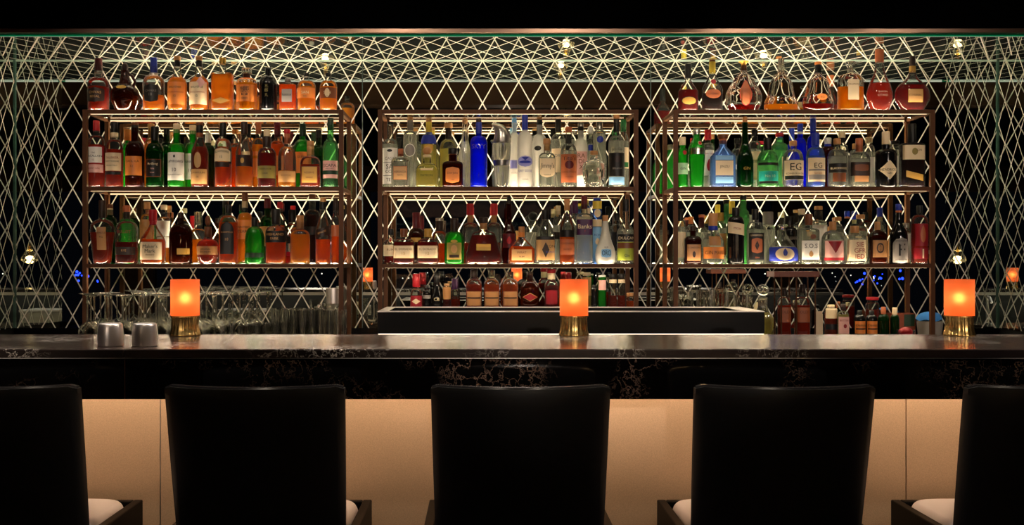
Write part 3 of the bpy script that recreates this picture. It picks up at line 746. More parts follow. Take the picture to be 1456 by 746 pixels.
B('LL', 'm', 337, 359.5, 273.5, 318, 302, 8.5, 284, GC, LA, 302, [(273.5, 286, 8.5, 'brown'), (286, 295, 8.5, 'cream')],
  [(313, 340, .95, 'orange', T(('WRITERS', 323, 3, 'ink'), ('TEARS', 329, 4, 'ink')))], 'tall amber whisky bottle with brown cap rising between the black arch and the green bottle')
B('LL', 'f', 348.5, 376, 309, 343, 322, 9, 316, GG, None, 0, [(309, 322, 9.2, 'black')],
  [(359, 366, .98, 'dkgreen')], 'bright emerald green bottle with a black cap', style='o')
B('LL', 'f', 377.5, 407, 297, 331, 321, 12, 310, GC, AM, 343, [(297, 319, 12.5, 'ink')],
  [(328, 344.5, .97, 'ink', T(('HIGHLAND', 333, 3.4, 'tan'), ('PARK', 339, 3.4, 'tan')))], 'wide amber bottle with a broad black label below a thick black neck', dep=.75)
B('LL', 'f', 412.5, 441, 306, 337, 326, 10, 316, GC, LA, 333, [(306, 325, 10, 'kraft')],
  [], 'full golden bottle with a wooden stopper and no label', style='o', dep=.8)
B('LL', 'f', 448.5, 470, 281, 331, 300, 8.5, 292, GC, AM, 340, [(281, 287, 8, 'tan'), (287, 298, 9.5, 'black')],
  [(324, 337, .98, 'dkbrown', T(('KNOB', 330, 3, 'tan'), tilt=4))], 'cone shouldered amber bottle with a slanting dark label', style='s')
B('LL', 'g', 471, 483.3, 282, 318, 306, 7.5, 294, GC, AM, 320, [(282, 300, 7, 'dkbrown')],
  [(320, 336, .97, 'copper')], 'slim amber bottle with copper label against the rack post')
B('LL', 'b', 147, 166, 290, 318, 308, 8, 298, GDG, DB, 320, [(290, 296, 8, 'brown'), (296, 306, 8, 'cream')], [], 'bottle with cream capsule behind the tapering one')
B('LL', 'b', 170, 190, 293, 320, 310, 10, 300, GG, None, 0, [(293, 303, 10.5, 'copper')], [], 'green bottle behind the half full red one')
B('LL', 'b', 199, 219, 287, 316, 304, 8.5, 292, GC, LA, 312, [(287, 297, 9.5, 'cork')], [(312, 350, .9, 'tan')], 'tan labelled bottle with cork behind the red wax one, left side')
B('LL', 'b', 223, 243, 291, 320, 308, 8.5, 296, GC, LA, 350, [(291, 298, 9, 'cream')], [(314, 336, .95, 'white'), (337, 352, .95, 'white', T(('K', 345, 9, 'ink'), dx=2))], 'white labelled bottle with a large black letter, behind the red wax one')
B('LL', 'm', 271.5, 292.5, 301, 336, 325, 11, 306, GC, LA, 340, [(301, 320, 11, 'glass_crystal')], [], 'square clear bottle with glass stopper behind the globe shaped one', n=4, dep=.9)
B('LL', 'b', 311, 331, 285, 318, 305, 8.5, 295, GDG, DB, 330, [(285, 304, 8.5, 'black')], [], 'black capped bottle behind the arched black label')
B('LL', 'b', 370, 391, 283, 318, 306, 9, 294, GDG, LA, 325, [(283, 296, 9.5, 'burg'), (296, 310, 8, 'gold')], [(322, 350, .9, 'tan')], 'bottle with burgundy and gold capsule behind the emerald one')
B('LL', 'b', 391.6, 405, 287, 316, 304, 7, 297, GC, AM, 320, [(287, 296, 8, 'red')], [], 'red capped bottle behind the thick black neck')
B('LL', 'b', 405.6, 425.5, 298, 330, 318, 10, 304, GC, RA, 360, [(298, 316, 10.5, 'black')], [(336, 346, .9, 'ink'), (358, 364, .9, 'red')], 'clear bottle with black cap behind the golden unlabelled one')
B('LL', 'b', 432, 456, 276, 314, 298, 9, 286, GC, DB, 305, [(276, 282, 10, 'brown')], [(322, 334, .95, 'ink')], 'tall dark amber bottle with a brown cap and black band')
# ---- centre rack, middle shelf -------------------------------------------------------------------------------------
B('MM', 'm', 543.8, 566, 173, 213, 197, 8.5, 178, GC, WA, 205, [(173, 177, 9, 'black')],
  [(211, 262, .95, 'white', T(('CASA', 226, 4, 'grey'), ('SA', 237.5, 6.4, 'ink'), ('COS', 244.5, 4.4, 'ink'), ('TEL', 256, 4.4, 'ink'), art=[(213, 217, .35, 'ink', 'oval'), (231.4, 232, .9, 'ink', 'rect'), (250, 250.6, .9, 'ink', 'rect')]))],
  'clear bottle with tall white label of bold black letters, first on its shelf')
B('MM', 'f', 556.5, 583, 211.5, 231, 223, 8, 219, GR, WA, 230, [(211.5, 222, 7.5, 'copper')],
  [(237, 256, .72, 'tan', T(('HERENCIA', 245, 3, 'dkbrown'), ('PLATA', 249.5, 1.8, 'dkbrown'), border='copper', ins=.6))], 'short square textured clear bottle with a tan paper label', style='o', n=4.5, dep=.8)
B('MM', 'n', 573, 593.5, 160.5, 198, 184, 8.6, 168, GC, WA, 190, [(160.5, 166, 8.5, 'cork'), (166, 183, 8.6, 'grey')],
  [(205, 224, .75, 'grey', T(shape='oval', border='white', ins=1))], 'tall clear bottle with cork and a round grey emblem')
B('MM', 'f', 591, 623.5, 208.5, 245, 232, 11.5, 222, GC, PA, 240, [(208.5, 220, 13, 'cork', 'ball'), (220, 223, 11.8, 'cream')],
  [(240, 243, .55, 'cream', T(shape='rect')), (248, 253, .6, None, T(('PATRON', 250, 3, 'dkgreen')))], 'squat pale yellow bottle with a ball shaped cork', style='o', n=3.5, dep=.75)
B('MM', 'b', 598.5, 621, 161, 206, 186, 8.4, 172, GC, PA, 206, [(161, 167, 8.5, 'cork'), (167, 185, 8.4, 'yellow'), (185, 189, 9.5, 'blue')],
  [(190, 205, .98, 'blue'), (206, 215, .6, 'gold', T(shape='arch'))], 'pale yellow bottle with deep blue shoulders behind the ball corked one')
B('MM', 'b', 625, 650.5, 175, 216, 198, 9, 184, GC, PA, 212, [(175, 182, 11.5, 'cork'), (182, 197, 9, 'dkbrown')],
  [], 'pale bottle with flat cork and no label behind the dark brown one')
B('MM', 'f', 629, 658.5, 210.5, 235, 229, 12, 220, GB, DB, 236, [(210.5, 219, 13, 'ink'), (219, 228, 11.5, 'brown')],
  [(238, 261, .66, 'orange', T(('Don Julio', 247, 3.6, 'brown'), ('AÑEJO', 256.5, 1.8, 'dkbrown'), shape='round'))], 'short dark brown square bottle with a rounded orange label', style='o', n=4, dep=.8)
B('MM', 4.8, 650.8, 671.5, 161, 0, 0, 7.5, 168, GX, WA, 200, [(161, 172, 8, 'cork', 'ball')],
  [], 'tall slender clear bottle with waisted sides beside the blue one', prof=[(265, 19), (258, 20), (240, 16), (225, 19.5), (210, 14), (195, 9), (180, 7.5), (168, 7.5)])
B('MM', 'f', 668.5, 693, 168.5, 204, 193, 8.3, 178, GBL, None, 0, [(168.5, 174, 8, 'dkbrown'), (174, 190, 8.6, 'blue')],
  [(205, 213, .88, None, T(('SKYY', 209, 6.2, 'silver')))], 'cobalt blue vodka bottle with silver lettering')
B('MM', 'f', 699, 727, 176, 0, 0, 20, 202, GX, WA, 204, [(200, 204, 24, 'silver')],
  [(228, 236, .95, 'silver')], 'tusk shaped clear bottle with a curved silver horn for a cap',
  prof=[(265, 17), (258, 19), (240, 22), (220, 26), (208, 27), (202, 26)], extra=dict(tusk=[(714, 202, 13), (714.5, 195, 12.5), (713, 188, 10.5), (709, 182, 7.5), (704, 178, 4.4), (699.5, 176, 1.2)]))
B('MM', 'b', 724.5, 738, 165, 200, 188, 7.2, 172, GF, None, 0, [(165, 187, 7.2, 'ltblue')],
  [(228, 240, .9, 'lilac'), (244, 248, .8, None, T(('VODKA', 246, 2.6, 'grey')))], 'slim frosted bottle with pale blue capsule beside the tusk shaped one')
B('MM', 'f', 735.5, 757.3, 163, 202, 187, 8.2, 176, GF, None, 0, [(163, 185, 8.6, 'blue')],
  [(222, 238, .95, 'lilac', T(shape='oval', art=[(224, 229, .5, 'blue', 'tri'), (229, 233, .8, 'blue', 'oval')])), (240, 247, .95, None, T(('GREY GOOSE', 243.5, 3.4, 'blue'))), (254, 257, .6, None, T(('VODKA', 255.5, 1.8, 'ink')))],
  'frosted white vodka bottle with blue capsule and lilac goose picture')
B('MM', 'n', 757.5, 777, 164, 204, 190, 8, 176, GF, None, 0, [(164, 168, 7.5, 'cork'), (168, 190, 8, 'black')],
  [(208, 215, .5, 'ink', T(shape='oval', dx=-3)), (222, 250, .2, None, T(('E', 224, 4, 'ink'), ('L', 231, 4, 'ink'), ('Y', 238, 4, 'ink'), ('X', 245, 4, 'ink')))], 'frosted white bottle with black capsule and upright lettering')
B('MM', 'f', 765.8, 789.5, 197, 226, 217, 9, 208, GC, WA, 224, [(197, 205, 10.5, 'cork'), (205, 214, 8.5, 'tan')],
  [(226, 253, .9, 'cream', T(("Jimmy's", 237, 9, 'ink'), ('VODKA', 249, 2, 'ink'), shape='shield'))], 'short clear bottle with cork and a shield label of ornate black script', style='o', n=4, dep=.8)
B('MM', 'b', 783, 804.5, 170, 206, 190, 8.5, 180, GC, WA, 198, [(170, 187, 8.6, 'black')],
  [(212, 246, .9, 'cream', T(('DRY', 222, 4, 'grey')))], 'clear bottle with black cap and cream label behind the shield labelled one')
B('MM', 'f', 797, 820.2, 180.5, 220, 204, 8.6, 188, GC, WA, 214, [(180.5, 188, 9.6, 'copper')],
  [(220, 260, .97, 'copper', T(("Tito's", 225.5, 6, 'dkbrown'), ('HANDMADE', 245, 2.8, 'brown'), ('VODKA', 252, 2.4, 'brown'), art=[(229, 241, .55, 'burg', 'oval')]))], 'clear vodka bottle with copper cap and tall copper label')
B('MM', 'b', 816, 835.5, 175, 213, 197, 8, 186, GF, None, 0, [(175, 180, 8.5, 'silver'), (180, 195, 8, 'ink')],
  [(216, 250, .9, 'pink', T(('RA', 222, 6, 'brown'), ('DI', 230, 6, 'brown'), ('X', 238, 6, 'brown')))], 'frosted white bottle with pink label of brown letters')
B('MM', 'f', 828, 861.7, 214.5, 0, 0, 11.5, 222, GR, None, 0, [(214.5, 220, 11, 'cork')],
  [], 'clear glass skull shaped bottle with a cork', prof=[(265, 23), (262, 27), (256, 29), (250, 32), (241, 33.5), (234, 32), (229.5, 25), (227, 15), (225, 12), (222, 11.5)], dep=1.0,
  extra=dict(push=[(-.42, .47, .17, .55), (.42, .47, .17, .55), (0, .30, .10, .4), (-.5, .22, .12, .2), (.5, .22, .12, .2), (-.28, .1, .05, .22), (-.1, .1, .05, .22), (.1, .1, .05, .22), (.28, .1, .05, .22), (0, .55, .12, -.15)]))
B('MM', 'b', 843, 861.5, 173, 192, 185, 9, 179, GC, WA, 190, [(173, 184, 9, 'silver')],
  [(194, 204, .5, 'blue', T(shape='oval'))], 'straight clear bottle with silver cap and a blue disc, behind the skull')
B('MM', 'f', 865, 888, 160, 207, 192, 8.6, 178, GC, WA, 200, [(160, 168, 8.2, 'cork'), (168, 187, 8.4, 'black')],
  [(207, 216, .7, None, T(('BELUGA', 214, 4, 'ink'), tcurve=2)), (218, 251, .97, 'ink', T(('BELUGA', 240, 2.6, 'grey'), art=[(222, 232, .4, 'dkbrown', 'oval')])), (252, 263, .95, 'ltblue')], 'clear bottle with black label, cork topped black capsule and blue foot')
B('MM', 'b', 879, 894, 170, 207, 190, 8, 180, GC, WA, 200, [(170, 187, 8, 'green')],
  [(210, 240, .95, 'cream', T(art=[(231, 238, .9, 'green', 'rect')]))], 'clear bottle with green capsule, last on its shelf')
B('MM', 4.852, 836, 843, 180, 204, 196, 7, 188, GC, WA, 204, [(180, 190, 7, 'white')], [(206, 214, .9, 'blue')], 'bottle with blue label showing left of the disc bottle')
# ---- centre rack, low shelf ------------------------------------------------------------------------------------------
B('ML', 'm', 545, 566.5, 325, 350, 340, 8.4, 332, GC, DR, 362, [(325, 334, 8.4, 'black')],
  [(337, 345, .34, 'red', T(shape='oval', border='cream', ins=.8)), (348, 364, .95, 'cream', T(('RUM', 355, 3.4, 'brown')))], 'small necked bottle with a round red seal, at the left end of its shelf')
for i, (x0, x1, ds) in enumerate(((559.3, 589.5, 'squat square dark rum bottle with cream label and brown neck'), (593.4, 623.5, 'squat square dark rum bottle with cream label and gold cork'))):
    B('ML', 'f', x0, x1, 325, 346, 339, 9.5, 332, GC, DR, 344, [(325, 337, 10.5, 'brown' if i == 0 else 'gold')],
      [(349, 367, .95, 'cream', T(('EL DORADO', 354, 3, 'brown'), ('15' if i == 0 else '12', 360, 4, 'gold'), border='tan', ins=.5))], ds, style='o', n=4, dep=.75)
B('ML', 'b', 580, 604, 302, 342, 324, 9.5, 314, GB, DR, 340, [(302, 325, 11, 'burg')], [(338, 344, .6, 'gold')], 'dark rum bottle with burgundy capsule between the two squat square ones')
B('ML', 'b', 614, 636, 310, 342, 328, 10, 320, GC, AM, 346, [(310, 314, 11.5, 'silver'), (314, 327, 11, 'dkbrown')], [], 'amber bottle with round glass shoulders beside the bright green one')
B('ML', 'f', 632, 660, 310, 343, 329, 10, 318, GG, None, 0, [(310, 330, 11, 'dkbrown')],
  [(345, 368.5, .72, 'olive', T(art=[(348, 360, .45, 'tan', 'oval'), (362, 366, .7, 'dkbrown', 'rect')], border='gold', ins=.6)), (341, 345, .35, 'gold', T(shape='oval'))], 'bright green round shouldered bottle with an ornate portrait label', dep=.85)
B('ML', 'f', 661, 714, 309, 0, 0, 10, 318, GC, DR, 334, [(309, 317, 13.5, 'dkbrown'), (317, 326, 10.2, 'cork')],
  [(347, 356, .45, 'gold')], 'wide flaring decanter of red rum with a dark flat stopper',
  prof=[(375, 50), (371, 53), (365, 52), (350, 44), (338, 37), (331, 32), (327.5, 14), (324, 10.5), (318, 10)], dep=.38)
for x0, x1, ds in ((657.5, 679.5, 'red capped clear bottle behind the wide decanter, left of its stopper'), (692, 713, 'red capped clear bottle behind the wide decanter, right of its stopper')):
    B('ML', 'b', x0, x1, 289.5, 326, 316, 8, 298, GC, RA, 345, [(289.5, 306, 10, 'red'), (306, 316, 8, 'tan')], [], ds)
B('ML', 'n', 713.5, 734, 280, 336, 312, 8, 290, GBU, DR, 320, [(280, 314, 8, 'ink', 'taper')],
  [(332, 352, .85, 'burg', T(art=[(336, 347, .4, 'red', 'drop')]))], 'tall burgundy wine shaped bottle with a long black capsule', style='s')
B('ML', 'f', 722.8, 760.5, 322, 354, 338, 8.6, 331, GC, AM, 350, [(322, 330, 8.6, 'cork'), (330, 337, 8.8, 'orange')],
  [(354.5, 370, .76, 'tan', T(('PYRAT', 359, 3, 'brown'), ('RUM', 365, 2.4, 'dkbrown')))], 'house shaped amber rum bottle with roof like shoulders', style='l', n=4.5, dep=.5)
B('ML', 'f', 761.5, 789, 298, 338, 313, 10, 304, GC, WA, 336, [(298, 312, 10.5, 'black')],
  [(336, 341, .97, 'ink'), (341, 369.5, .95, 'tan', T(art=[(344, 366, .4, 'dkbrown', 'diamond')], txtx=[('RON', 7, 350, 4, 'ink'), ('BLANCO', 7, 358, 2.4, 'blue')]))], 'clear bottle with black cap and a tan label with a dark flower', style='s', n=3.4, dep=.85)
B('ML', 'f', 795.5, 817, 283, 327, 300, 8, 290, GC, AM, 337, [(283, 299, 8.4, 'cork')],
  [(327, 337, .97, 'ink'), (340, 362, .95, 'copper', T(('CACHACA', 346, 2.8, 'dkbrown'), ('GOLD', 354, 3, 'dkbrown')))], 'rum bottle with cork neck, black band and copper label above an orange foot', style='s')
B('ML', 'f', 819, 842.5, 278, 311, 303, 9.4, 290, GC, WA, 308, [(278, 297, 8.8, 'burg')],
  [(312, 334, .97, 'purple', T(('Banks', 322, 6, 'cream'), ('7', 329, 2.6, 'red')))], 'clear square bottle with dark red cap and purple label', style='o', n=4, dep=.85)
B('ML', 'f', 846.5, 875, 306, 0, 0, 8, 314, GF, None, 0, [(306, 316, 8, 'cork')],
  [(350, 353, .3, None, T(('RUM', 351.5, 1.8, 'ink'))), (353.5, 366, .5, 'ltblue', T(('ORO', 359.5, 7.5, 'ink'), shape='round'))], 'frosted pear shaped bottle with a cork and bold black lettering',
  prof=[(375, 24), (371, 27), (362, 28.5), (354, 26), (344, 19), (332, 12.5), (320, 9), (314, 8)])
B('ML', 'b', 842.5, 855.5, 281, 287, 284, 11, 282, GLB, None, 0, [(281, 285, 11, 'blue')],
  [(286, 297, .98, 'yellow'), (297, 309, .7, 'cream', T(shape='oval')), (312, 322, .98, 'cream'), (323, 372, .98, 'ltblue', T(('RON', 334, 3, 'blue'), art=[(338, 348, .5, 'cream', 'drop')]))], 'tall blue and yellow patterned canister beside the pear shaped bottle')
B('ML', 'f', 877, 902.6, 283, 332, 312, 8.6, 292, GC, WA, 326, [(283, 300, 8.8, 'black')],
  [(333, 343, .97, 'ink', T(('DULCAN', 338.5, 4, 'cream'))), (344, 370, .97, 'limegreen', T(('Gin', 363, 4, 'dkgreen'), art=[(345, 353, 1, 'brown', 'rect')]))], 'clear bottle with black cap and yellow green label, last on its shelf', style='s')
B('ML', 'b', 747.5, 768, 301, 330, 320, 12, 312, GC, WA, 330, [(301, 314, 13.5, 'black', 'ball')], [], 'clear bottle with a round black stopper behind the house shaped one')
B('ML', 'b', 786, 801, 292, 324, 306, 7.5, 300, GC, WA, 320, [(292, 305, 7, 'cream')], [(330, 340, .9, 'ink')], 'clear bottle with cream cap left of the cork necked one')
B('ML', 'b', 811, 824.5, 285, 320, 306, 8.5, 292, GC, WA, 320, [(285, 303, 8.6, 'purple')], [], 'bottle with purple capsule behind the purple labelled one')
B('ML', 'b', 827, 839.5, 284, 300, 292, 8, 288, GLB, WA, 300, [(284, 292, 8, 'yellow')], [(296, 330, .9, 'cream')], 'yellow capped bottle left of the patterned canister')
B('ML', 'b', 868, 886, 303, 330, 318, 8.6, 310, GC, WA, 330, [(303, 313, 9, 'black')], [(330, 356, .95, 'ink')], 'black labelled bottle behind the frosted pear shaped one')
# ---- right rack, on top: cognacs ------------------------------------------------------------------------------------------
B('RT', 'f', 964, 993, 91, 130, 115, 8.8, 100, GC, DR, 128, [(91, 111, 9, 'black')],
  [(138, 150.5, .72, 'gold', T(shape='oval', border='dkbrown', ins=.8))], 'dark cognac bottle with black cap and oval gold label, first on the rack top', style='l', dep=.6)
B('RT', 'f', 998, 1027.6, 85, 130, 103, 8.6, 94, GC, DB, 133, [(85, 88, 9, 'brown'), (88, 104, 8.8, 'yellow')],
  [(113.5, 120.5, .36, 'red', T(shape='oval')), (127.5, 141, .72, 'copper', T(('COGNAC', 134.5, 2.6, 'dkbrown'), shape='oval'))], 'sloping clear bottle half full of dark cognac with a yellow capsule and red seal', style='s', dep=.6)
B('RT', 'g', 1031.5, 1083.5, 87, 0, 0, 9, 97, GX, DR, 150, [(87, 93, 15, 'goldm', 'flare'), (93, 101, 8.6, 'brown')],
  [(115, 152, .36, 'copper', T(shape='drop', border='red', ins=.8))], 'broad ribbed crystal teardrop decanter with a copper red drop at its heart',
  prof=[(155, 40), (151, 46), (144, 51), (136, 51), (126, 43), (116, 31), (108, 19), (103, 11), (97, 9)], dep=.5, flute=.03, nf=14)
B('RT', 'g', 1086.5, 1134.5, 83, 0, 0, 9.5, 92, GX, LA, 149, [(83, 100, 8.6, 'glass_crystal')],
  [], 'clear bell shaped crystal decanter with glass stopper and a little amber left',
  prof=[(155, 46), (151, 48), (146, 47), (136, 39), (126, 34.5), (117, 31), (110, 20), (104, 11), (98, 9.5), (92, 9.5)], dep=.45)
B('RT', 'g', 1140.5, 1186, 88, 0, 0, 9, 96, GX, DR, 148, [(88, 92, 9.5, 'orange'), (92, 104, 9, 'black')],
  [(134, 143.5, .36, 'orange', T(('XO', 139, 3, 'brown'), shape='oval', dx=3))], 'clear flared decanter with black capsule, oval orange label and red dregs',
  prof=[(155, 40), (151, 44.5), (146, 45), (136, 39), (126, 33.5), (117, 30), (111, 20), (106, 11), (96, 9)], dep=.45)
B('RT', 'f', 1191, 1227.5, 88, 119, 104, 8.6, 97, GX, LA, 124, [(88, 99, 15, 'glass_crystal', 'flare')],
  [(114, 143, .42, 'cream', T(('DELAMAIN', 121, 2.2, 'brown'), dx=1))], 'round shouldered decanter of golden cognac with cream label and flared stopper', style='o', n=2.6, dep=.55)
B('RT', 'f', 1232, 1269, 70.5, 0, 0, 11, 86, GC, RA, 119, [(70.5, 88, 12, 'copper')],
  [(131, 134, .5, None, T(('BARON', 132, 2.6, 'cream'))), (134, 138, .7, None, T(('OTARD', 136.8, 3, 'cream')))], 'long necked teardrop bottle of red amber cognac with a copper cap',
  prof=[(155, 26), (151, 30), (142, 36), (134, 37), (126, 33.5), (116, 26), (106, 18), (96, 12.5), (86, 11)], dep=.7)
B('RT', 'f', 1272, 1322.5, 80, 0, 0, 8.4, 90, GC, DR, 121, [(80, 94, 8.6, 'dkbrown'), (94, 103, 8.8, 'gold')],
  [(128, 146.5, .42, 'tan', T(('COGNAC', 136.5, 3, 'dkbrown'), border='gold', ins=.6, dx=1))], 'wide disc shaped bottle of dark cognac with tan label, last on the rack top',
  prof=[(155, 32), (151, 39), (144, 48), (136, 50.5), (128, 48), (120, 36), (114, 22), (108, 12), (100, 8.6), (90, 8.4)], dep=.4)
# ---- right rack, middle shelf ------------------------------------------------------------------------------------------------
B('RM', 4.668, 962.5, 978, 195, 222, 211, 9.5, 204, GG, None, 0, [(195, 207, 9.6, 'cream')],
  [(214, 220.5, .4, 'red', T(shape='oval', dx=2)), (232, 248, .95, 'palegreen', T(('GIN', 240, 3.4, 'dkgreen')))], 'green gin bottle with cream cap and pale green label at the left end')
B('RM', 'f', 979, 1002.3, 183, 0, 0, 10, 191, GG, None, 0, [(183, 193, 10, 'silver')],
  [(201, 207, .34, 'red', T(shape='oval', border='cream', ins=.6, dx=3)), (211, 220, .97, 'silver', T(('TANQUERAY', 215.5, 2.4, 'brown')))], 'fluted green gin bottle shaped like a cocktail shaker with a silver band',
  prof=[(265, 18), (262, 19), (240, 21), (224, 23), (212, 23.5), (206, 20), (200, 14.5), (195, 10.5), (191, 10)], flute=.03, nf=14)
B('RM', 'b', 998, 1015, 184.5, 214, 203, 8.6, 195, GC, WA, 212, [(184.5, 199, 9.6, 'red')],
  [(214, 250, .95, 'white', T(('DRY GIN', 219, 2, 'redink'), art=[(226, 244, .4, 'red', 'drop')]))], 'clear gin bottle with red cap and white label with a red figure')
B('RM', 'f', 1010, 1045.5, 191, 223, 209, 11, 200, GLB, WA, 221, [(191, 197, 14.5, 'brown'), (197, 205, 11, 'copper')],
  [(222, 228, .7, 'ltblue'), (229, 250, .7, 'cream', T(('JINZU', 238, 4.6, 'ink'))), (252, 261, .7, 'ltblue')], 'angular shouldered pale blue gin bottle with a broad wooden stopper', style='l', n=4.2, dep=.6)
B('RM', 'f', 1047.5, 1071, 166, 0, 0, 7.5, 174, GDG, DB, 216, [(166, 176, 6.5, 'cork'), (174, 206, 8.4, 'ink', 'taper')],
  [(234, 250, .6, None, T(('GIN', 240, 4, 'gold')))], 'tall dark green champagne shaped bottle with a cork',
  prof=[(265, 22), (262, 23.5), (232, 23.5), (222, 21), (212, 15), (204, 10.5), (190, 8.2), (174, 7.5)])
B('RM', 'f', 1077, 1106, 196, 231, 214, 10.5, 206, GLG, WA, 228, [(196, 213, 11, 'black')],
  [(232, 235.5, .98, 'ink'), (244, 258, .95, 'teal', T(('No 10', 251, 4, 'palegreen'))), (258.5, 261.5, .9, 'ink')], 'clear gin bottle with black cap and a teal window label')
B('RM', 'f', 1113.5, 1142, 200, 229, 212, 9.4, 206, GC, WA, 228, [(200, 207, 10.5, 'cork')],
  [(229, 256.5, .96, 'cream', T(('EG', 238, 10, 'ink'), ('EDINBURGH GIN', 247.5, 2.4, 'ink'), art=[(250.5, 256, .97, 'ink', 'rect')]))], 'clear gin bottle with cork, large black EG letters and dark lower band')
B('RM', 'f', 1146.5, 1172.5, 189, 225, 209, 10, 199, GLB, WA, 222, [(189, 207, 10.8, 'blue')],
  [(225, 259, .93, 'cream', T(('EG', 236, 7, 'ink'), ('SEASIDE', 247, 2.2, 'copper'), art=[(241, 243.5, .95, 'grey', 'rect'), (249, 256, .95, 'grey', 'rect')]))], 'bluish gin bottle with blue banded cap and small EG letters')
B('RM', 'f', 1177, 1203.5, 197, 225, 212, 9.4, 204, GC, WA, 222, [(197, 205, 10, 'cork')],
  [(233, 246, .97, 'ink', T(('BLACKWOODS', 240, 3, 'cream'))), (246.5, 259, .7, 'brown')], 'clear gin bottle with cork and black band above a brown panel')
B('RM', 'f', 1207.5, 1236, 196.5, 229, 215, 10, 206, GC, WA, 226, [(196.5, 216, 10, 'copper')],
  [(231, 250.5, .98, 'dkbrown', T(art=[(234, 244, .7, 'brown', 'round')])), (250.5, 259, .7, 'kraft')], 'arch shouldered clear bottle with copper capsule and wide brown label', n=3.5, dep=.7)
B('RM', 'f', 1245, 1274, 187, 220, 212, 10, 200, GK, None, 0, [(187, 205.5, 10.6, 'cream')],
  [(228.5, 256, .92, 'cream', T(("HENDRICK'S", 242, 3.6, 'ink'), ('GIN', 247, 2.6, 'ink'), shape='diamond'))], 'stout black gin bottle with cream cap and diamond shaped label')
B('RM', 'f', 1280, 1313.5, 176, 209, 203, 11, 190, GC, DB, 206, [(176, 203, 11.4, 'black')],
  [(207, 227.5, .95, 'cream', T(art=[(211, 221, .26, 'olive', 'oval')], txtx=[('GIN', 6, 214, 3, 'brown')])), (246, 255, .72, 'gold', T(tilt=-3))], 'square shouldered dark gin bottle with cream label and slanted gold stripe', style='q', n=4, dep=.6)
B('RM', 'b', 1064, 1082, 184.5, 214, 200, 8.6, 193, GC, WA, 212, [(184.5, 193, 9, 'black')], [(216, 256, .9, 'cream', T(('BEE', 230, 4, 'ink')))], 'clear bottle with black cap behind the champagne shaped one')
B('RM', 'b', 1096, 1120.5, 189, 216, 203, 11, 196, GLG, WA, 214, [(189, 194, 11.4, 'red')], [(224, 262, .5, 'cream', T(dx=6, art=[(242, 252, .9, 'copper', 'rect')]))], 'pale green bottle with red top behind the teal labelled one')
B('RM', 'b', 1129, 1146.5, 176, 212, 196, 8, 187, GBL, None, 0, [(176, 187, 8, 'blue'), (187, 191, 8.2, 'white')], [], 'deep blue bottle with banded blue cap between the two EG bottles')
B('RM', 'b', 1147.5, 1164.5, 167, 208, 192, 8, 178, GBL, None, 0, [(167, 187, 8.2, 'blue')], [], 'tall blue bottle rising behind the blue capped EG bottle')
B('RM', 'b', 1168, 1186, 196, 216, 208, 9.6, 202, GB, AM, 214, [(196, 205, 10, 'white'), (205, 209, 9.8, 'blue')], [], 'brown bottle with white and blue cap')
B('RM', 'b', 1188, 1206, 187, 218, 206, 9.4, 196, GC, WA, 216, [(187, 196, 9.6, 'cream'), (196, 203, 9.2, 'ink')], [], 'clear bottle with cream cap behind the black banded one')
B('RM', 'b', 1208, 1224, 204, 222, 213, 8, 208, GC, WA, 220, [(204, 212, 8.2, 'cork')], [], 'corked clear bottle left behind the arch shouldered one')
B('RM', 'b', 1226.5, 1244, 195.5, 218, 206, 9.6, 200, GC, WA, 216, [(195.5, 203, 10, 'cream')], [(224, 260, .9, 'white')], 'cream capped clear bottle right behind the arch shouldered one')
B('RM', 'b', 1264, 1281.5, 200, 214, 208, 11, 203, GC, WA, 213, [(200, 205, 11.6, 'ink')], [(222, 262, .8, 'white')], 'clear bottle with a flat dark cap right of the diamond labelled one')
# ---- right rack, low shelf ----------------------------------------------------------------------------------------------------
B('RL', 'f', 973, 997, 321, 342, 335, 8, 328, GB, DB, 340, [(321, 333, 7.6, 'dkbrown')],
  [(347, 371, .84, 'kraft', T(('LONDON', 352, 2.6, 'dkbrown'), art=[(357, 366, .22, 'dkbrown', 'oval')], border='dkbrown', ins=.6))], 'small square dark brown bottle with a kraft label', style='o', n=3.6, dep=.8)
B('RL', 'f', 998.8, 1029, 303, 345, 325, 12, 314, GC, WA, 340, [(303, 321, 12.6, 'cork'), (321, 327, 13, 'blue')],
  [(336, 349, .55, 'kraft'), (351, 367.5, .97, 'orange', T(('GIN MARE', 359, 5, 'dkbrown')))], 'clear bell shouldered bottle with wood cap, blue collar and orange label', style='s')
B('RL', 'f', 1034.3, 1058, 295, 319, 307, 10.4, 300, GK, None, 0, [(295, 307, 10.6, 'black')],
  [(317, 333, .97, 'cream', T(('MOM', 325, 3.2, 'redink'), tilt=-2))], 'black bottle with a slanted wavy cream label', dep=.9)
B('RL', 'f', 1062.3, 1085.5, 297, 329, 315, 9, 306, GC, WA, 326, [(297, 313, 9.4, 'black')],
  [(331, 369, .92, 'ink', T(('LIVERPOOL', 334.5, 2.4, 'cream'), ('GIN', 366, 2.4, 'copper'), art=[(338, 360, .72, 'copper', 'round'), (342, 356, .3, 'ink', 'diamond')]))], 'clear bottle with black label carrying orange artwork', style='o', n=3.4, dep=.85)
B('RL', 'f', 1090, 1135.5, 319, 0, 0, 9, 326, GC, WA, 350, [(319, 328, 14.5, 'glass_crystal', 'flare')],
  [(351, 371, .9, 'blue', T(art=[(352, 370, .66, 'cream', 'oval'), (353, 364, .16, 'blue', 'drop')]))], 'onion shaped blue and white bottle with a flared glass stopper',
  prof=[(375, 34), (372, 42), (364, 45.5), (356, 43), (349, 34), (342, 23), (335, 13), (331, 9.5), (326, 9)], dep=.6)
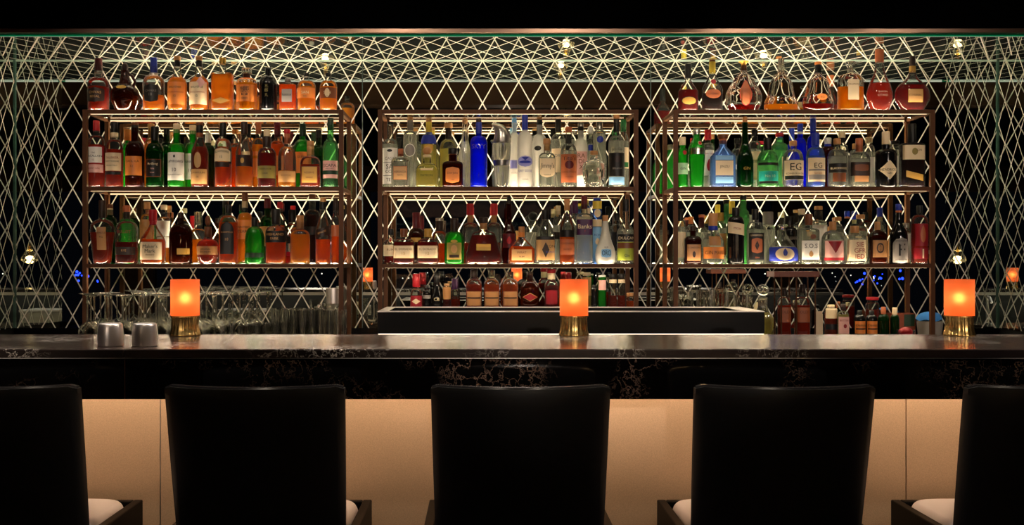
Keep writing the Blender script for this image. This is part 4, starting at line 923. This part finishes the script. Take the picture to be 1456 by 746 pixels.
B('RL', 'f', 1136.3, 1163.5, 304, 331, 324, 10, 312, GC, WA, 329, [(304, 320, 10.4, 'brown')],
  [(333, 340, .3, 'brown', T(shape='oval', dx=3)), (342, 369, .92, 'white', T(('S.O.S', 349.5, 6, 'ink'), art=[(356, 365, .25, 'tan', 'drop')]))], 'square clear bottle with brown cork and widely spaced black lettering', style='q', n=4.4, dep=.8)
B('RL', 'f', 1168.3, 1199.6, 315, 343, 328, 9.6, 321, GC, WA, 340, [(315, 327, 9.8, 'cork')],
  [(342, 366, .85, 'pink', T(art=[(343, 360, .75, 'redink', 'tri')])), (366, 370, .9, 'redink')], 'stubby clear bottle with cork and red triangle label', style='o', dep=.8)
B('RL', 'f', 1201, 1229.6, 321, 339, 333, 11, 328, GC, WA, 338, [(321, 331, 12, 'cork')],
  [(341, 370.5, .95, 'cream', T(txtx=[('SIE', 3.5, 347.5, 6.6, 'redink'), ('GFR', 3.5, 356, 6.6, 'redink'), ('IED', 3.5, 364.5, 6.6, 'redink')]))], 'square clear bottle with cream label of three lines of red capitals', style='q', n=4.4, dep=.8)
B('RL', 'f', 1235.5, 1260, 315, 340, 328, 7.6, 321, GB, DR, 338, [(315, 327, 8, 'cork')],
  [(341, 366, .84, 'kraft', T(art=[(345, 360, .5, 'dkbrown', 'oval'), (347, 358, .36, 'kraft', 'oval')], border='dkbrown', ins=.6))], 'dark red square bottle with kraft label and round emblem', style='o', n=3.4, dep=.85)
B('RL', 'f', 1265.5, 1290, 290, 336, 312, 8.4, 302, GK, None, 0, [(290, 299, 8.8, 'blue'), (299, 306, 8.2, 'copper')],
  [(337, 373, .88, 'grey', T(('F', 355, 17, 'ink'), ('FERDINANDS', 342.5, 2.2, 'ink'), ('SAAR DRY GIN', 369, 1.8, 'ink'), shape='arch'))], 'black bottle with blue cap and arched grey label bearing a large F', style='s')
B('RL', 'f', 1295.7, 1319.5, 292, 318, 305, 8, 298, GC, RA, 318, [(292, 303, 8.2, 'black')],
  [(318, 350, .8, 'redink', T(art=[(320, 345, .4, 'copper', 'drop')])), (352, 368, .9, 'redink', T(art=[(354, 367, .1, 'cream', 'rect')]))], 'red patterned bottle with black cap beside the right post')
B('RL', 'm', 960, 975, 297, 324, 312, 8, 302, GC, WA, 322, [(297, 314, 8, 'black')], [(330, 366, .9, 'cream')], 'cream labelled bottle with black cap just inside the left post')
B('RL', 'b', 975.5, 989.5, 308, 330, 320, 7, 312, GC, WA, 330, [(308, 318, 7, 'orange')], [], 'orange capped clear bottle left behind the small brown one')
B('RL', 'b', 990, 1005, 305, 330, 322, 8, 310, GC, WA, 330, [(305, 309, 8.8, 'copper'), (309, 324, 8, 'burg')], [], 'clear bottle with copper topped dark capsule')
B('RL', 'b', 1015.5, 1033.5, 302, 326, 315, 8.8, 308, GC, WA, 324, [(302, 314, 9, 'gold')], [(332, 362, .9, 'kraft')], 'clear bottle with gold cap behind the orange labelled one')
B('RL', 4.852, 1034.5, 1047, 286, 320, 304, 7.8, 296, GLG, PA, 318, [(286, 304, 8, 'yellow')], [], 'pale green bottle with yellow capsule left behind the black one')
B('RL', 'b', 1048, 1065.5, 278, 312, 298, 9, 284, GLG, WA, 310, [(278, 284, 9.4, 'black')], [], 'tall pale green bottle with black top behind the black one')
B('RL', 'b', 1082, 1102, 301, 326, 320, 14, 306, GX, WA, 326, [(301, 319, 14.5, 'grey')], [], 'clear bottle with a very large grey cap')
B('RL', 'b', 1111, 1133, 307, 330, 323, 13.5, 314, GK, None, 0, [(307, 321, 13.6, 'black')], [(336, 342, .9, None, T(('BULLDOG', 338.5, 4, 'grey')))], 'black bottle with wide black cap behind the onion shaped one')
B('RL', 'b', 1133.5, 1146, 297, 326, 314, 8.6, 304, GC, WA, 324, [(297, 305, 9.6, 'cream')], [], 'clear bottle with cream cap left behind the spaced lettering bottle')
B('RL', 'b', 1152, 1175.5, 293, 318, 313, 10.6, 300, GC, WA, 317, [(293, 298, 11, 'cork')], [(320, 365, .95, 'white')], 'tall clear bottle with cork and white label right behind the spaced lettering bottle')
B('RL', 'b', 1183, 1199.6, 308, 330, 320, 8.6, 313, GC, WA, 330, [(308, 314, 9.4, 'cork')], [], 'corked clear bottle behind the red triangle label')
B('RL', 'b', 1214, 1233, 305, 328, 321, 11, 312, GC, WA, 328, [(305, 311, 12, 'cork')], [(336, 366, .9, 'cream')], 'clear bottle with flat cork behind the three line red capitals')
B('RL', 'b', 1243, 1259, 295, 328, 314, 7.6, 303, GC, WA, 326, [(295, 308, 8, 'blue'), (308, 314, 7, 'cream')], [(330, 364, .9, 'white')], 'blue capped clear bottle behind the dark red square one')
B('RL', 4.85, 1280, 1296, 317, 330, 326, 9, 322, GC, WA, 330, [(317, 324, 9, 'silver')], [(332, 368, .9, 'white')], 'clear bottle with silver cap right behind the black F bottle')
# ---- bottles behind the trough and on the back counter ------------------------------------------------------------------------
DB1, DB2 = 4.74, 4.84
def low(shelf, d, x0, x1, top, sh, nb, nw, glass, liq, fill, caps, labels, desc, **kw):
    B(shelf, d, x0, x1, top, sh, nb, nw, top + 4, glass, liq, fill, caps, labels, desc, **kw)
low('MB', DB1, 583.5, 600.5, 389, 420, 410, 9, GC, AM, 425, [(389, 408, 11, 'red')], [(420, 437, .95, 'redink', T(art=[(424, 432, .8, 'cream', 'diamond')]))], 'bottle with crumpled red foil top, first behind the trough')
low('MB', DB1, 601, 613, 405, 418, 412, 8, GK, None, 0, [(405, 412, 8, 'black')], [(419, 424, .9, 'grey')], 'small dark bottle with a grey band behind the trough')
low('MB', DB1, 613.5, 629, 387, 424, 404, 8, GK, None, 0, [(387, 402, 8.4, 'black')], [(421, 429, .6, None, T(('CB', 425, 4.5, 'cream')))], 'black bottle with pale monogram behind the trough', style='s')
low('MB', DB1, 629.5, 641, 403, 409, 406, 8, GC, DR, 425, [(403, 407, 8, 'kraft')], [(408, 425, .97, 'kraft')], 'narrow bottle with tall kraft label behind the trough')
low('MB', DB2, 640.5, 652, 396, 420, 411, 8, GC, RA, 425, [(396, 411, 8.4, 'purple')], [], 'bottle with purple capsule behind the trough')
for i, (x0, x1, tp, ds) in enumerate(((662.5, 685.5, 383, 'amber liqueur bottle with dark square stopper, left of a matching pair'), (688, 710.5, 384, 'amber liqueur bottle with pale stopper and tan label behind the trough'), (714, 737, 386, 'round amber liqueur bottle left of the brown flask'))):
    low('MB', DB1, x0, x1, tp, 407, 396, 8, GC, RA if i == 0 else AM, 404, [(tp, tp + 11, 9.5, 'glass_crystal' if i != 0 else 'dkbrown')], [(414, 434, .85, 'kraft', T(art=[(422, 424, .95, 'dkbrown', 'rect')]))], ds)
low('MB', DB1, 740, 767, 386, 412, 399, 9, GB, AM, 408, [(386, 397, 9, 'dkbrown')], [(416, 428, .8, 'redink', T(shape='diamond', border='tan', ins=.7))], 'broad brown flask with a red diamond label behind the trough', dep=.6)
low('MB', DB1, 774, 794, 382, 412, 398, 10, GC, DR, 406, [(382, 388, 12.5, 'red'), (388, 397, 11, 'cream')], [(412, 432, .8, 'redink')], 'red bottle with red and cream cap behind the trough')
low('MB', DB2, 801, 816, 387, 414, 402, 8, GC, RA, 410, [(387, 399, 8, 'red')], [], 'red topped bottle half hidden by the middle lamp')
low('MB', DB2, 828, 840.5, 387, 394, 390, 10, GC, PA, 400, [(387, 392, 11, 'cream')], [(394, 420, .97, 'tan')], 'cream canister right of the middle lamp')
low('MB', DB1, 840.8, 849.5, 405, 412, 409, 6.5, GK, None, 0, [(405, 409, 6.6, 'black')], [], 'slim black bottle right of the middle lamp')
low('MB', DB1, 850, 862, 391, 396, 393, 10, GG, None, 0, [(391, 395, 11, 'white')], [(398, 412, .9, 'pink')], 'small green jar with white lid and pink label behind the trough', name='jar', cat='jar')
for x0, x1, ds in ((865, 877, 'left one of two dark lidded glass jars on the counter'), (878, 889, 'right one of two dark lidded glass jars on the counter')):
    low('MB', DB1, x0, x1, 389, 398, 396, 9.5, GC, RA, 420, [(389, 395, 10.4, 'ink')], [(397, 402, .9, 'cream')], ds, name='jar', cat='jar')
low('MB', DB1, 890.5, 901, 416, 424, 421, 7, GC, AM, 428, [(416, 421, 10, 'cork')], [], 'little jar with a wide cork at the end of the counter', name='jar', cat='jar')
low('RB', DB1, 1172.5, 1190, 433, 440, 437, 10, GC, RA, 445, [(433, 437, 10.4, 'cream')], [(438, 452, .95, 'cream'), (460, 468, .95, 'ink')], 'bottle with cream label left of the pink labelled one')
low('RB', 4.70, 1191, 1207, 432, 450, 442, 7.5, GC, PA, 447, [(432, 440, 7.5, 'dkbrown')], [(450, 474, .95, 'pink', T(('BITTERS', 455, 2.6, 'redink'), art=[(460, 466, .3, 'redink', 'oval')]))], 'bitters bottle with pink label on the back counter')
for x0, x1, ds in ((1214.5, 1230, 'dark bitters bottle with orange label, left of a pair'), (1231.5, 1247, 'dark bitters bottle with orange label under the red cap')):
    low('RB', 4.70, x0, x1, 441, 455, 447, 6.5, GK, None, 0, [(441, 447, 7, 'black')], [(456, 474, .96, 'orange', T(('ORANGE', 462, 2.6, 'dkbrown'), art=[(466, 468, .9, 'dkbrown', 'rect')]))], ds)
low('RB', DB2, 1231, 1250, 422, 434, 430, 14, GC, RA, 440, [(422, 426, 17, 'red')], [], 'bottle with a broad red lid behind the orange labelled bitters')
low('RB', 4.70, 1248.5, 1264, 436, 455, 446, 6.5, GDG, DB, 455, [(436, 448, 7, 'copper')], [], 'dark green bottle with copper top on the back counter')
low('RB', 4.70, 1266, 1278.5, 437, 456, 447, 6.5, GDG, None, 0, [(437, 449, 7, 'cream')], [], 'dark green bottle with cream top on the back counter')
stand_bottle(1106, 1124, 409, 'amber bottle with copper label standing left inside the wooden stand')
stand_bottle(1130, 1151, 404, 'amber bottle with copper label standing right inside the wooden stand')
d = 4.6
cd = thing('menu_holder', 'small block holding cream cards next to the wooden stand', 'holder', (wx(1164, 4.5), 4.5, .9604))
MB().box(-.02, .02, -.02, .02, 0, .03, 'wood_black', .002).obj('block', cd)
MB().box(-.018, .018, -.002, .000, .03, .125, 'paint_cream').box(-.015, .017, .004, .006, .03, .135, 'paint_cream').obj('card', cd)
bx = thing('patterned_box', 'flat brown and green box lying behind the bitters bottles', 'box', (wx(1281, 4.84), 4.84, .9604))
MB().box(-.055, .055, -.035, .035, 0, .11, 'wood_red', .002).obj('carton', bx)
MB().box(.0, .05, -.0362, -.0352, .05, .105, 'paint_dkgreen').obj('picture', bx)
bb = thing('garnish_bowl', 'dark bowl of red garnish at the right end of the back counter', 'bowl', (wx(1288, 4.55), 4.55, .9604))
MB().lathe([(0, .02), (.004, .024), (.03, .036), (.05, .040), (.05, .037), (.03, .032), (.008, .01)], 'glass_rock', 26).obj('bowl', bb)
MB().lathe([(.012, .02), (.03, .031), (.045, .03), (.058, .018), (.062, .004)], 'paint_red', 18, flute=.1, nf=5).obj('garnish', bb)
bn = thing('storage_bin', 'pale bin under the folded blue cloth beside the right post', 'bin', (wx(1322, 4.75), 4.75, .9604))
MB().lathe([(0, .045), (.005, .05), (.075, .058), (.078, .06), (.078, .055), (.02, .047)], 'bin_white', 26).obj('tub', bn)
cl = MB(); random.seed(5)
vs = []; fs = []
for j in range(9):
    for i in range(28):
        a = 2 * PI * i / 28; t = j / 8
        r = .057 * math.cos(t * 1.45) * (1 + .06 * math.sin(3 * a + 2 * t)); z = .038 * math.sin(t * PI / 2) + .004 * math.sin(5 * a + 7 * t) * (1 - t)
        vs.append((r * math.cos(a), r * math.sin(a), z + .006))
for j in range(8):
    for i in range(28): fs.append((j * 28 + i, j * 28 + (i + 1) % 28, (j + 1) * 28 + (i + 1) % 28, (j + 1) * 28 + i))
fs.append(tuple(range(8 * 28, 9 * 28))); fs.append(tuple(range(27, -1, -1)))
cl.add(vs, fs, 'cloth_blue', True)
o = cl.obj('bar_cloth', None, (wx(1322, 4.75), 4.75, 1.0369)); tag(o, 'crumpled blue cloth on the pale bin at the right', 'cloth')

# ------------------------------------------------------------------ front counter
CT, CF, CB_ = 1.1154, 2.349, 2.82
ct = thing('bar_counter', 'long bar with polished brown marble top and tan metal front', 'counter', (0, CF, 0))
def seg(x0, x1, name, y0, y1, z0, z1, mat, bev=0):
    MB().box(x0, x1, y0 - CF, y1 - CF, z0, z1, mat, bev, 2).obj(name, ct)
xs = wx(176, 2.349)
g = .0007
for a, b in ((-2.3, xs - g), (xs + g, 2.55)):
    seg(a, b, 'countertop', CF, CB_, CT - .020, CT, 'marble_top', .0022)
    seg(a, b, 'apron', CF + .006, CF + .030, CT - .116, CT - .0215, 'marble_apron', .001)
sb = wx(228, 2.60); e = .0012
for a, b in ((-2.3, sb - e), (sb + e, sb + 1.9), (sb + 1.9 + 2 * e, 2.55)):
    seg(a, b, 'front_panel', 2.60, 2.62, .12, CT - .0215, 'bronze_panel', .0008)
seg(-2.3, 2.55, 'toe_kick', 2.65, 2.67, 0, .12, 'board_black')
seg(-2.3, 2.55, 'front_frame', 2.6205, 2.635, .0, CT - .0415, 'room_dark')
seg(-2.3, 2.55, 'arris_highlight', CF + .002, CF + .02, CT - .0217, CT - .0203, 'steel')  # steel strip added in the gap to draw the slab's lower highlight
seg(xs - g, xs + g, 'seam_line', CF + .0065, CF + .02, CT - .116, CT - .022, 'bronze_frame')
seg(sb - e, sb + e, 'seam_line', 2.5995, 2.615, .12, CT - .0215, 'steel')
seg(-2.3, 2.55, 'ceiling_board', CF + .031, 2.5995, CT - .035, CT - .0215, 'board_black')
seg(-2.28, 2.53, 'led_strip', CF + .035, CF + .043, CT - .060, CT - .040, 'led_under')
seg(-2.3, 2.55, 'rear_rail', CB_ - .014, CB_ - .002, CT - .040, CT - .0205, 'steel')
seg(-2.28, 2.53, 'led_strip', CB_ - .030, CB_ - .022, CT - .030, CT - .0215, 'led_bench')
wb = thing('work_bench', 'steel bartender bench behind the bar, seen in the mirror', 'bench', (0, 2.83, 0))
MB().box(-2.2, 2.4, 0.0, .55, .84, .87, 'steel', .002).obj('bench_top', wb)
MB().box(-2.2, 2.4, 0.02, .53, .0, .84, 'room_dark').obj('bench_body', wb)
for x, ds in ((-1.62, 'pale ice bin on the bench near the left end'), (-.95, 'pale ice bin on the bench near its middle')):
    t = thing('ice_bin', ds, 'bin', (x, 2.98, .8704), 0, 'pale bins on the steel bench')
    MB().box(-.17, .17, -.12, .12, 0, .10, 'bin_white', .01).obj('tub', t)
    MB().box(-.175, .175, -.125, .125, .10, .115, 'steel', .003).obj('lid', t)
for x, ds in ((-.72, 'bar tap on the bench toward the left'), (1.55, 'bar tap on the bench toward the right')):
    t = thing('bar_tap', ds, 'tap', (x, 2.92, .8704), 0, 'steel taps on the bench')
    MB().lathe([(0, .025), (.01, .022), (.02, .012)], 'steel', 16).obj('tap_base', t)
    MB().tube([(0, 0, .02), (0, 0, .14), (.005, .01, .18), (.02, .04, .20), (.03, .09, .195), (.03, .12, .16)], .010, 'steel', 10).obj('spout', t)

# ------------------------------------------------------------------ lamps and cups on the bar
def lamp(px, ds):
    d = 2.776; k = d / FPX; x = wx(px, d)
    t = thing('table_lamp', ds, 'lamp', (x, d, CT + .0005), 0, 'orange table lamps along the bar')
    n = 72; pr = [(0, .0395), (.002, .0405), (.005, .0395), (.012, .0372), (.022, .0358), (.046, .0352), (.049, .0365), (.052, .0365)]
    MB().lathe(pr, 'brass', n, flute=.028, nf=18).obj('base', t)
    z0, z1 = .0525, .1525; r = .0385
    mb = MB(); vs = []; fs = []
    mb.lathe([(z0, r), (z1, r), (z1, r - .0012), (z0, r - .0012), (z0, r)], 'lamp_shade', 40, cap=False).obj('shade', t)
    MB().lathe([(z0, r + .0012), (z0 + .002, r + .0012), (z0 + .002, r - .003), (z0, r - .003), (z0, r + .0012)], 'brass', 40, cap=False).obj('ring', t)
    MB().lathe([(.052, .005), (.085, .005)], 'brass', 12).obj('bulb_holder', t)
    R = .014; MB().lathe([(.102 - R * math.cos(a), max(.0004, R * math.sin(a))) for a in [i * PI / 10 for i in range(11)]], 'lamp_bulb', 16).obj('bulb', t)
lamp(263.2, 'orange glowing table lamp with fluted brass base, beside the steel cups')
lamp(816, 'orange glowing table lamp with fluted brass base, in front of the trough')
lamp(1364, 'orange glowing table lamp with fluted brass base, at the right end')
for px, ds in ((157.3, 'upturned brushed steel cup, the left of two on the bar'), (206, 'upturned brushed steel cup next to the table lamp, right of two')):
    d = 2.435
    t = thing('steel_cup', ds, 'cup', (wx(px, d), d, CT + .0005), 0, 'upturned steel cups')
    MB().lathe([(0, .0285), (.0012, .0296), (.003, .0296), (.016, .0300), (.03, .0296), (.044, .0282), (.050, .0272), (.0535, .0255), (.0545, .0235), (.0548, .004)], 'steel', 40).obj('cup_body', t)

# ------------------------------------------------------------------ bar stools
def stool(px, ds):
    d = 2.2; t = thing('bar_stool', ds, 'stool', (wx(px, d), d, .0), 0, 'black bar stools along the bar')
    top, bot = 1.05, .60
    NX, NZ = 24, 14; vs = []; fs = []
    def P(u, v, back):
        hw_ = .193 - .0150 * v + .004 * math.sin(PI * v * .6)
        x = u * hw_; y = -.062 * (1 - u * u) + .09 * v
        z = top - v * (top - bot)
        ed = max(abs(u) ** 14, (1 - v) ** 30)
        th = .017 * (1 - .35 * ed)
        cr = .005 * max(0, abs(u) - .93) / .07 * (1 if v < .03 else 0)
        return (x, y + (th if back else -th), z - cr)
    for back in (0, 1):
        for j in range(NZ + 1):
            for i in range(NX + 1): vs.append(P(-1 + 2 * i / NX, (j / NZ) ** 1.6, back))
    W = NX + 1; S = W * (NZ + 1)
    for j in range(NZ):
        for i in range(NX):
            q = j * W + i; fs.append((q, q + W, q + W + 1, q + 1)); fs.append((S + q, S + q + 1, S + q + W + 1, S + q + W))
    for i in range(NX):
        fs.append((i, i + 1, S + i + 1, S + i)); q = NZ * W + i; fs.append((q, S + q, S + q + 1, q + 1))
    for j in range(NZ):
        q = j * W; fs.append((q, S + q, S + q + W, q + W)); q += NX; fs.append((q, q + W, S + q + W, S + q))
    MB().add(vs, fs, 'leather_black', True).obj('backrest', t)
    vs = []; fs = []; n_ = 30
    for i in range(n_ + 1):
        u = -1 + 2 * i / n_; a = P(u, 0, 0); b = P(u, 0, 1)
        for y, z in ((a[1] + .001, a[2] + .0002), (b[1] - .001, a[2] + .0002), (b[1] - .003, a[2] + .004), (a[1] + .003, a[2] + .004)): vs.append((a[0] * .99, y, z))
    for i in range(n_):
        for k in range(4): fs.append((i * 4 + k, i * 4 + (k + 1) % 4, i * 4 + 4 + (k + 1) % 4, i * 4 + 4 + k))
    fs.append((0, 1, 2, 3)); fs.append(tuple(n_ * 4 + k for k in (3, 2, 1, 0)))
    MB().add(vs, fs, 'leather_lit_edge', True).obj('top_highlight', t)  # thin strip added to carry the bright line on the backrest
    # seat frame: deep black apron with rounded white cushion
    w2 = .214; y0, y1 = .07, .352
    fr = MB().box(-w2, -w2 + .022, y0, y1, .62, .722, 'wood_black', .003).box(w2 - .022, w2, y0, y1, .62, .722, 'wood_black', .003)
    fr.box(-w2 + .0225, w2 - .0225, y1 - .022, y1, .62, .722, 'wood_black', .003).box(-w2 + .0225, w2 - .0225, y0, y0 + .03, .60, .70, 'wood_black', .003)
    fr.box(-w2 + .0225, w2 - .0225, y0 + .031, y1 - .0225, .66, .70, 'wood_black')
    fr.obj('seat_frame', t)
    vs = []; fs = []; a, b = w2 - .024, (y1 - y0) / 2 - .012; M = 48; K = 8
    for j in range(K + 1):
        f = j / K
        s = 1 if j == 0 else 1 - .10 * (1 - math.cos(f * PI / 2)) ** 1
        for i in range(M):
            th = 2 * PI * i / M; c, s_ = math.cos(th), math.sin(th)
            q = (a * s * math.copysign(abs(c) ** .35, c), (y0 + y1) / 2 + b * s * math.copysign(abs(s_) ** .35, s_), .700 + .030 * math.sin(f * PI / 2)); vs.append(q)
    for j in range(K):
        for i in range(M): fs.append((j * M + i, j * M + (i + 1) % M, (j + 1) * M + (i + 1) % M, (j + 1) * M + i))
    base = len(vs)
    for j in range(1, 5):                              # slightly crowned top
        f = 1 - j / 5
        for i in range(M):
            p = vs[K * M + i]; vs.append((p[0] * f, (y0 + y1) / 2 + (p[1] - (y0 + y1) / 2) * f, p[2] + .006 * (1 - f * f)))
    rings = [K * M] + [base + (j - 1) * M for j in range(1, 5)]
    for j in range(4):
        for i in range(M): fs.append((rings[j] + i, rings[j] + (i + 1) % M, rings[j + 1] + (i + 1) % M, rings[j + 1] + i))
    fs.append(tuple(rings[-1] + i for i in range(M))); fs.append(tuple(range(M - 1, -1, -1)))
    MB().add(vs, fs, 'seat_white', True).obj('seat_cushion', t, None, 'white upholstered cushion')
    for sx in (-1, 1):
        for y in (y0 + .004, y1 - .036):
            xa = sx * (w2 - .017)
            MB().box(xa - .016, xa + .016, y, y + .032, 0, .6198, 'wood_black', .003).obj('leg', t)
    MB().box(-w2 + .034, w2 - .034, y1 - .03, y1 - .01, .22, .24, 'steel', .002).obj('footrest', t)
for px, ds in ((-14.5, 'black bar stool cut off by the left edge of the photo'), (363, 'black bar stool in front of the lamp and steel cups, second along the bar'), (740, 'black bar stool in the middle of the bar'), (1115, 'black bar stool under the right rack, next to last'), (1500.5, 'black bar stool cut off by the right edge of the photo')):
    stool(px, ds)

# ------------------------------------------------------------------ pendants hanging in the room (met in the mirrors)
def pendant(x, y, z, ds, s=1.0):
    t = thing('pendant_lamp', ds, 'lamp', (x, y, z), 0, 'glass pendant lamps in the room')
    MB().lathe([(-.075 * s, .01 * s), (-.07 * s, .04 * s), (-.045 * s, .075 * s), (-.015 * s, .07 * s), (.03 * s, .042 * s), (.075 * s, .018 * s), (.11 * s, .014 * s)], 'glass_rock', 32, cap=False, flute=.04, nf=8).obj('glass_shade', t)
    R = .022 * s; MB().lathe([(-.03 * s - R * math.cos(a), max(.0005, R * math.sin(a))) for a in [i * PI / 10 for i in range(11)]], 'pendant_bulb', 14).obj('bulb', t)
    MB().lathe([(-.008 * s, .008), (.115 * s, .009)], 'brass', 10).obj('socket', t)
    MB().lathe([(.115 * s, .0025), (2.7995 - z, .0025)], 'board_black', 6).obj('cord', t)
pendant(-1.372, 1.0, 1.528, 'glass pendant lamp mirrored above the left rack')
pendant(.797, -.2, 1.358, 'glass pendant lamp mirrored above the centre rack, lower image')
pendant(.765, .8, 1.362, 'glass pendant lamp mirrored above the centre rack, upper image')
pendant(2.49, 1.0, 1.50, 'glass pendant lamp mirrored behind the bell shaped decanter')
pendant(.74, -2.0, 1.378, 'glass pendant lamp mirrored low in the left wall', 1.3)

# ------------------------------------------------------------------ lights
def spot(name, loc, target, power, size, blend=.6, col=(1, .82, .62), rad=.05):
    l = bpy.data.lights.new(name, 'SPOT'); l.energy = power; l.spot_size = math.radians(size); l.spot_blend = blend; l.color = col; l.shadow_soft_size = rad
    o = bpy.data.objects.new(name, l); COL.objects.link(o); o.location = loc
    dv = Vector(target) - Vector(loc); o.rotation_euler = dv.to_track_quat('-Z', 'Y').to_euler()
    return o
for x in (-1.35, -.45, .45, 1.35, 2.1): spot('overhead_spot', (x, 3.35, 2.78), (x, 4.75, 1.55), 17, 62)
for x in (-1.6, -.5, .6, 1.7): spot('overhead_spot', (x, .9, 2.78), (x, 2.6, 1.1), 22, 40)  # unseen spots added to brighten the apron, cups and stool tops
l = bpy.data.lights.new('ceiling_line', 'AREA'); l.shape = 'RECTANGLE'; l.size = 4.6; l.size_y = .06; l.energy = 75; l.color = (1, .86, .76)
o = bpy.data.objects.new('ceiling_line', l); COL.objects.link(o); o.location = (.1, 2.52, 2.79)
for x in (-2.15, .32, 2.6): spot('key_spot', (x, -3.2, 2.25), (x * .62, 4.0, 1.45), 300, 17, col=(1, .82, .68), rad=.03)  # unseen key spots added behind the camera to light the labels
w = bpy.data.worlds.new('world'); SC.world = w; w.use_nodes = True
w.node_tree.nodes['Background'].inputs[0].default_value = (.5, .6, 1, 1); w.node_tree.nodes['Background'].inputs[1].default_value = .004

SC.view_settings.view_transform = 'Standard'; SC.view_settings.look = 'None'
SC.view_settings.exposure = 0.15; SC.view_settings.gamma = 1.0; SC.view_settings.use_curve_mapping = False
cy = SC.cycles
cy.use_denoising = True; cy.max_bounces = 16; cy.transparent_max_bounces = 32; cy.glossy_bounces = 10; cy.transmission_bounces = 10; cy.diffuse_bounces = 3
cy.sample_clamp_indirect = 6.0; cy.sample_clamp_direct = 0; cy.caustics_refractive = True; cy.caustics_reflective = True; cy.blur_glossy = .3
